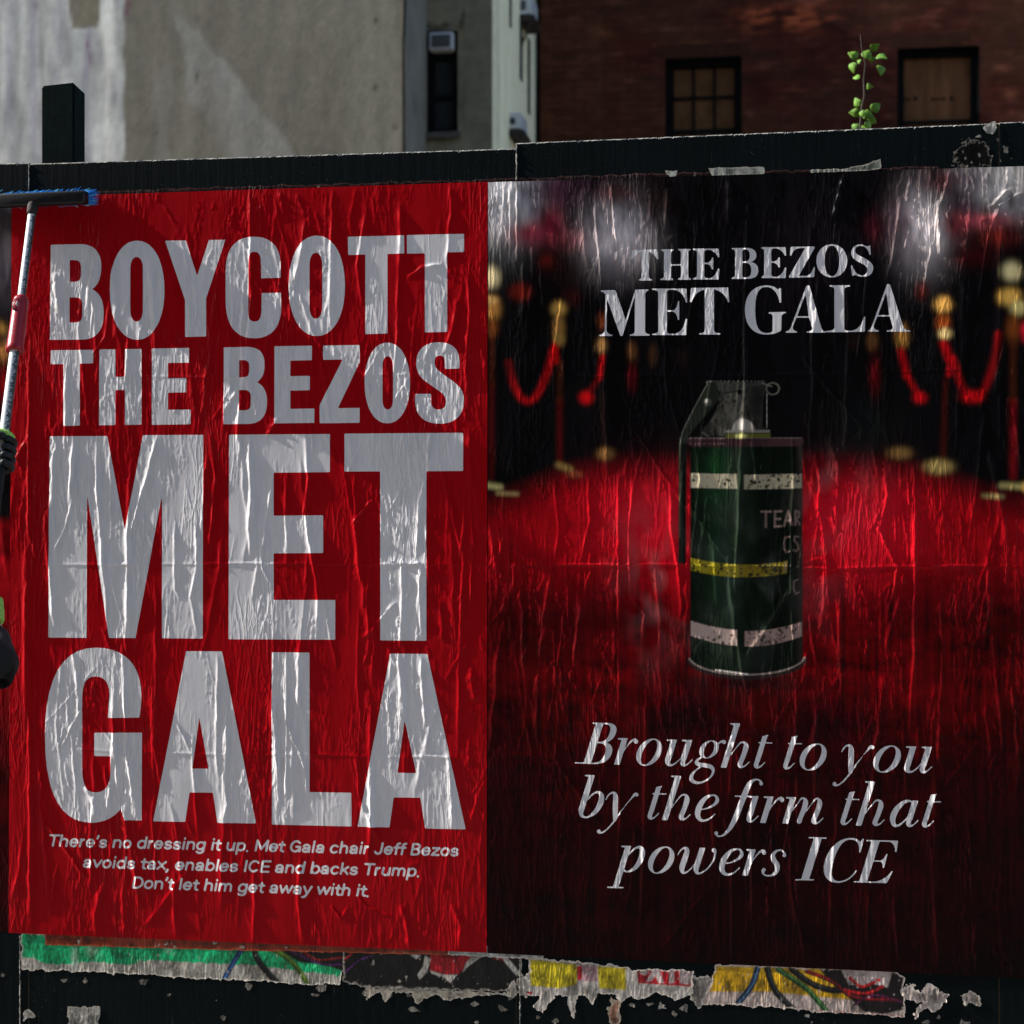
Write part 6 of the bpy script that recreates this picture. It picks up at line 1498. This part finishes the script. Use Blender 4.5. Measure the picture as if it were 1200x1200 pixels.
def pad(name, c, n_along, w, h, dep, mat, parent, seg=24):
    """raised oval pad on the front of the grip"""
    out = (cam.location - c); out -= axis * out.dot(axis); out.normalize(); sidev = axis.cross(out).normalized()
    bm = bmesh.new(); rings_ = []
    for k, (s, d) in enumerate(((1, -.004), (1, dep * .6), (.86, dep), (.3, dep * 1.1))):
        rings_.append([bm.verts.new(c + sidev * (w * s * math.cos(q)) + axis * (h * s * math.sin(q)) + out * (.0195 + d)) for q in [2 * math.pi * i / seg for i in range(seg)]])
    for a, b in zip(rings_[:-1], rings_[1:]):
        for i in range(seg): bm.faces.new((a[i], a[(i + 1) % seg], b[(i + 1) % seg], b[i]))
    bm.faces.new(rings_[-1]); bmesh.ops.recalc_face_normals(bm, faces=bm.faces)
    return bobj(name, bm, mat, parent, True)
sh_ = axis.cross(Vector((0, -1, 0))).normalized()
if sh_.x > 0: sh_ = -sh_
cb_ = along(366) + sh_ * .009
pad('button_rim', cb_, 0, .0115, .0195, .003, M['grip_dark'], grip); pad('button', cb_, 0, .0088, .0155, .0052, M['grip'], grip)
pad('button_mark', cb_, 0, .0040, .009, .0064, M['grip_pale'], grip)
pad('label_inlay', along(392) + sh_ * .009, 0, .0048, .022, .0012, M['grip_dark'], grip)
for q in range(4): pad('label_letter', along(384 + q * 5.2) + sh_ * .009, 0, .0026, .0024, .0028, M['grip_pale'], grip, 8)

# ------------------------------------------------------------------ person holding the pole, mostly outside the frame
M['jacket'] = simple('black_jacket', (.006, .006, .008), .75, .5, 25, .7, .004)
M['trousers'] = simple('dark_trousers', (.012, .013, .018), .8, .4, 25, .6, .004)
M['skin'] = simple('skin', (.42, .24, .17), .5, .08, 30, .1)
M['glove'] = simple('black_glove_palm', (.006, .008, .009), .55, .4, 60, .5, .001)
M['lime'] = simple('lime_glove_knit', (.36, .66, .12), .8, .35, 130, .8, .0015)
M['hair'] = simple('dark_hair', (.015, .010, .007), .6, .5, 80, .8, .002, stretch=(1, 1, .2))
M['shoe'] = simple('dark_shoe', (.012, .012, .013), .5, .3, 20)
HU = along(531)                    # upper hand on the pole
HL = PA + (PB - PA) * 1.78         # lower hand further down, left of the frame
base = Vector((HL.x - .33, -.78, 0))
person = empty('person', tuple(base), label='person in black sleeve and lime-backed gloves holding the broom pole at the left edge', cat='person')
EL = W(-9, 781, -.60)              # elbow that pokes into the frame
WR = W(-8, 738, -.50)
sk_v = [('pelvis', (0, 0, .95), .135), ('waist', (0, -.01, 1.10), .120), ('chest', (.01, 0, 1.30), .145), ('neckbase', (.02, .01, 1.47), .070), ('neck', (.03, .02, 1.54), .052),
        ('hipL', (-.09, 0, .90), .095), ('kneeL', (-.11, -.02, .50), .062), ('ankL', (-.13, .02, .10), .046), ('toeL', (-.10, .16, .05), .040),
        ('hipR', (.10, 0, .90), .095), ('kneeR', (.13, .04, .50), .062), ('ankR', (.14, -.02, .10), .046), ('toeR', (.20, .12, .05), .040),
        ('shL', (-.16, .02, 1.42), .066), ('shR', (.18, .02, 1.42), .066)]
names = [n for n, _, _ in sk_v]; pts = [base + Vector(p) for _, p, _ in sk_v]; rad = [r for _, _, r in sk_v]
edges = [('pelvis', 'waist'), ('waist', 'chest'), ('chest', 'neckbase'), ('neckbase', 'neck'), ('pelvis', 'hipL'), ('hipL', 'kneeL'), ('kneeL', 'ankL'), ('ankL', 'toeL'), ('pelvis', 'hipR'), ('hipR', 'kneeR'), ('kneeR', 'ankR'), ('ankR', 'toeR'), ('chest', 'shL'), ('chest', 'shR')]
def addp(n, p, r, frm): names.append(n); pts.append(Vector(p)); rad.append(r); edges.append((frm, n))
sR = pts[names.index('shR')]; sL = pts[names.index('shL')]
addp('elR', EL + Vector((0, 0, 0)), .062, 'shR'); addp('foR', EL * .45 + WR * .55 + Vector((-.004, 0, 0)), .052, 'elR'); addp('wrR', WR, .034, 'foR')
wrU = HU + Vector((-.085, -.045, -.045)); elU = (sL + wrU) / 2 + Vector((-.10, -.06, -.10))
addp('elL', elU, .050, 'shL'); addp('wrL', wrU, .034, 'elL')
def skin_mesh(name, pts, rad, edges, mat, parent, root=0, sub=2):
    me = bpy.data.meshes.new(name); me.from_pydata([tuple(p) for p in pts], edges, [])
    o = bpy.data.objects.new(name, me); COL.objects.link(o)
    m = o.modifiers.new('skin', 'SKIN'); m.use_smooth_shade = True
    for i, r in enumerate(rad):
        sv = me.skin_vertices[0].data[i]; sv.radius = (r, r); sv.use_root = (i == root)
    s = o.modifiers.new('subd', 'SUBSURF'); s.levels = s.render_levels = sub
    dg = bpy.context.evaluated_depsgraph_get(); ev = o.evaluated_get(dg)
    me2 = bpy.data.meshes.new_from_object(ev); me2.name = name
    bpy.data.objects.remove(o)
    return link_mesh(name, me2, mat, parent, True)
body = skin_mesh('body', pts, rad, [(names.index(a), names.index(b)) for a, b in edges], [M['jacket'], M['trousers']], person)
for p in body.data.polygons:
    if (body.location + p.center).z < .95 or p.center.z < .95: p.material_index = 1
# sleeve cloth: a soft folded sleeve around the elbow that shows in the frame
bm = bmesh.new(); n = 26; sh2 = EL + Vector((-.16, -.05, .02))
cl = [sh2 + (EL - sh2) * (k / n) for k in range(n + 1)]
cl += [EL + (WR + Vector((0, 0, -.006)) - EL) * (k / 12) for k in range(1, 11)]
rds = []
for k in range(len(cl)):
    t = k / (len(cl) - 1)
    rds.append((.058 + .012 * math.sin(math.pi * min(1, t * 1.35))) * (1 - .42 * max(0, (t - .72) / .28)) + .0022 * math.sin(k * 1.9))
tube(bm, cl, rds, 26)
bobj('sleeve', bm, M['jacket'], person, True)
for nm in ('L', 'R'):
    a_ = pts[names.index('ank' + nm)]; t_ = pts[names.index('toe' + nm)]; d_ = (t_ - a_); d_.z = 0; d_.normalize()
    h_ = Vector((a_.x, a_.y, .045)) - d_ * .05
    skin_mesh('shoe', [h_, h_ + d_ * .10 + Vector((0, 0, .004)), h_ + d_ * .20 - Vector((0, 0, .008)), h_ + d_ * .255 - Vector((0, 0, .014)), Vector((a_.x, a_.y, .11))], [.046, .050, .046, .030, .052], [(0, 1), (1, 2), (2, 3), (0, 4)], M['shoe'], person, 0, 2)
# head with face, ears and hair, turned to the wall
hc = base + Vector((.04, .05, 1.655))
bm = bmesh.new(); bmesh.ops.create_uvsphere(bm, u_segments=28, v_segments=20, radius=1)
for v in bm.verts:
    x, y, z = v.co
    jaw = 1 - .22 * max(0, -z) ** 1.4
    v.co = Vector((x * .076 * jaw, y * .096 * (1 - .08 * max(0, -z)), z * .118))
    if y > 0: 
        v.co.y += .018 * math.exp(-((x / .16) ** 2 + ((z + .12) / .2) ** 2))              # nose
        v.co.y -= .010 * (math.exp(-(((abs(x) - .36) / .17) ** 2 + ((z - .04) / .12) ** 2)))   # eye sockets
        v.co.y += .006 * math.exp(-((x / .3) ** 2 + ((z + .52) / .09) ** 2))              # lips
        v.co.y += .008 * math.exp(-((x / .25) ** 2 + ((z + .86) / .16) ** 2))             # chin
rm = Matrix.Rotation(math.radians(-28), 4, 'Z')
bmesh.ops.transform(bm, matrix=Matrix.Translation(hc) @ rm, verts=bm.verts)
bobj('head', bm, M['skin'], person, True)
for s_ in (-1, 1):
    bm = bmesh.new(); bmesh.ops.create_uvsphere(bm, u_segments=12, v_segments=8, radius=1)
    for v in bm.verts: v.co = Vector((v.co.x * .010, v.co.y * .019, v.co.z * .031))
    bmesh.ops.transform(bm, matrix=Matrix.Translation(hc) @ rm @ Matrix.Translation((s_ * .078, -.006, -.004)), verts=bm.verts); bobj('ear', bm, M['skin'], person, True)
    bm = bmesh.new(); bmesh.ops.create_uvsphere(bm, u_segments=12, v_segments=8, radius=.011)
    bmesh.ops.transform(bm, matrix=Matrix.Translation(hc) @ rm @ Matrix.Translation((s_ * .028, .079, .004)), verts=bm.verts); bobj('eye', bm, M['ac_white'], person, True)
bm = bmesh.new(); bmesh.ops.create_uvsphere(bm, u_segments=32, v_segments=22, radius=1)
bmesh.ops.delete(bm, geom=[v for v in bm.verts if v.co.z < -.35 or (v.co.y > .35 and v.co.z < .42) or (v.co.y > .05 and v.co.z < .0)], context='VERTS')
for v in bm.verts: v.co = Vector((v.co.x * .084, v.co.y * .104, v.co.z * .126)) * (1 + .02 * math.sin(v.co.x * 30) * math.cos(v.co.z * 24))
bmesh.ops.transform(bm, matrix=Matrix.Translation(hc + Vector((0, 0, .004))) @ rm, verts=bm.verts); hr = bobj('hair', bm, M['hair'], person, True)
so = hr.modifiers.new('thickness', 'SOLIDIFY'); so.thickness = .012
# gloved hands: palm, four bent fingers wrapped round the pole, thumb
def hand2(center, palm_dir, parent, lime_cuff_to, pm='glove'):
    """palm_dir: from the pole towards the palm (and wrist)"""
    ax = -axis                                   # up along the pole
    p = (palm_dir - ax * palm_dir.dot(ax)).normalized(); s = ax.cross(p).normalized()
    if s.y > 0: s = -s                           # s: towards the viewer
    rp = .0122
    for i in range(4):
        c = center - ax * ((i - 1.5) * .0208)
        ln = (.93, 1.0, .96, .82)[i]
        # from the knuckle on the wall side of the palm, round the far side of the pole, ending in front
        P = []
        for a, q in ((205, .020), (245, .0155), (285, .0140), (330, .0132), (15, .0125), (15 + 38 * ln, .0118)):
            t = math.radians(a); P.append(c + p * (math.cos(t) * (rp + q * .72)) * 1.0 + s * (math.sin(t) * (rp + q * .72)))
        P = [c + p * .030 - s * .026, c + p * .004 - s * .0265, c - p * .021 - s * .019, c - p * .0262 + s * .001, c - p * .0190 + s * (.0165), c - p * (.0190 - .016 * ln) + s * .0225]
        R_ = [.0112, .0114, .0108, .0104, .0096, .0084]
        skin_mesh('finger', P, R_, [(k, k + 1) for k in range(5)], M[pm], parent, 0, 2)
    # palm slab and back of the hand
    P = [center + p * .028 - s * .012 + ax * .026, center + p * .030 - s * .010, center + p * .032 - s * .010 - ax * .026, center + p * .064 - s * .004 + ax * .010, center + p * .064 - s * .004 - ax * .014, lime_cuff_to]
    skin_mesh('palm', P, [.022, .024, .021, .027, .026, .024], [(0, 1), (1, 2), (1, 3), (1, 4), (3, 5)], M[pm], parent, 1, 2)
    # thumb from the side of the palm, over the front of the pole
    P = [center + p * .046 + s * .010 + ax * .014, center + p * .026 + s * .024 + ax * .030, center + p * .002 + s * .0275 + ax * .036, center - p * .016 + s * .0245 + ax * .034]
    skin_mesh('thumb', P, [.0145, .0128, .0112, .0092], [(0, 1), (1, 2), (2, 3)], M[pm], parent, 0, 2)
    # lime knit back that wraps the top of the fist
    P = [center + p * .060 + ax * .032 + s * .010, center + p * .034 + ax * .044 + s * .018, center + p * .006 + ax * .0475 + s * .019, center - p * .016 + ax * .043 + s * .014, center - p * .0285 + ax * .035 + s * .004]
    skin_mesh('knit_back', P, [.020, .0150, .0125, .0105, .0065], [(0, 1), (1, 2), (2, 3), (3, 4)], M['lime'], parent, 0, 2)
hand2(HU, Vector((-1, -.12, -.05)), person, wrU + Vector((.01, 0, .004)))
hand2(HL + Vector((0, 0, 0)), Vector((.55, -.6, -.4)), person, WR + Vector((-.012, .004, .018)), 'lime')
# lime knit glove of the lower hand with its cuff, then a band of bare wrist
cf = W(-7.5, 716, -.47)
skin_mesh('knit_cuff', [W(-9, 702, -.46), cf, W(-7.5, 730, -.485)], [.024, .027, .0245], [(0, 1), (1, 2)], M['lime'], person, 1, 2)
skin_mesh('wrist', [W(-8, 728, -.485), W(-7, 744, -.50)], [.0215, .0255], [(0, 1)], M['skin'], person, 0, 2)
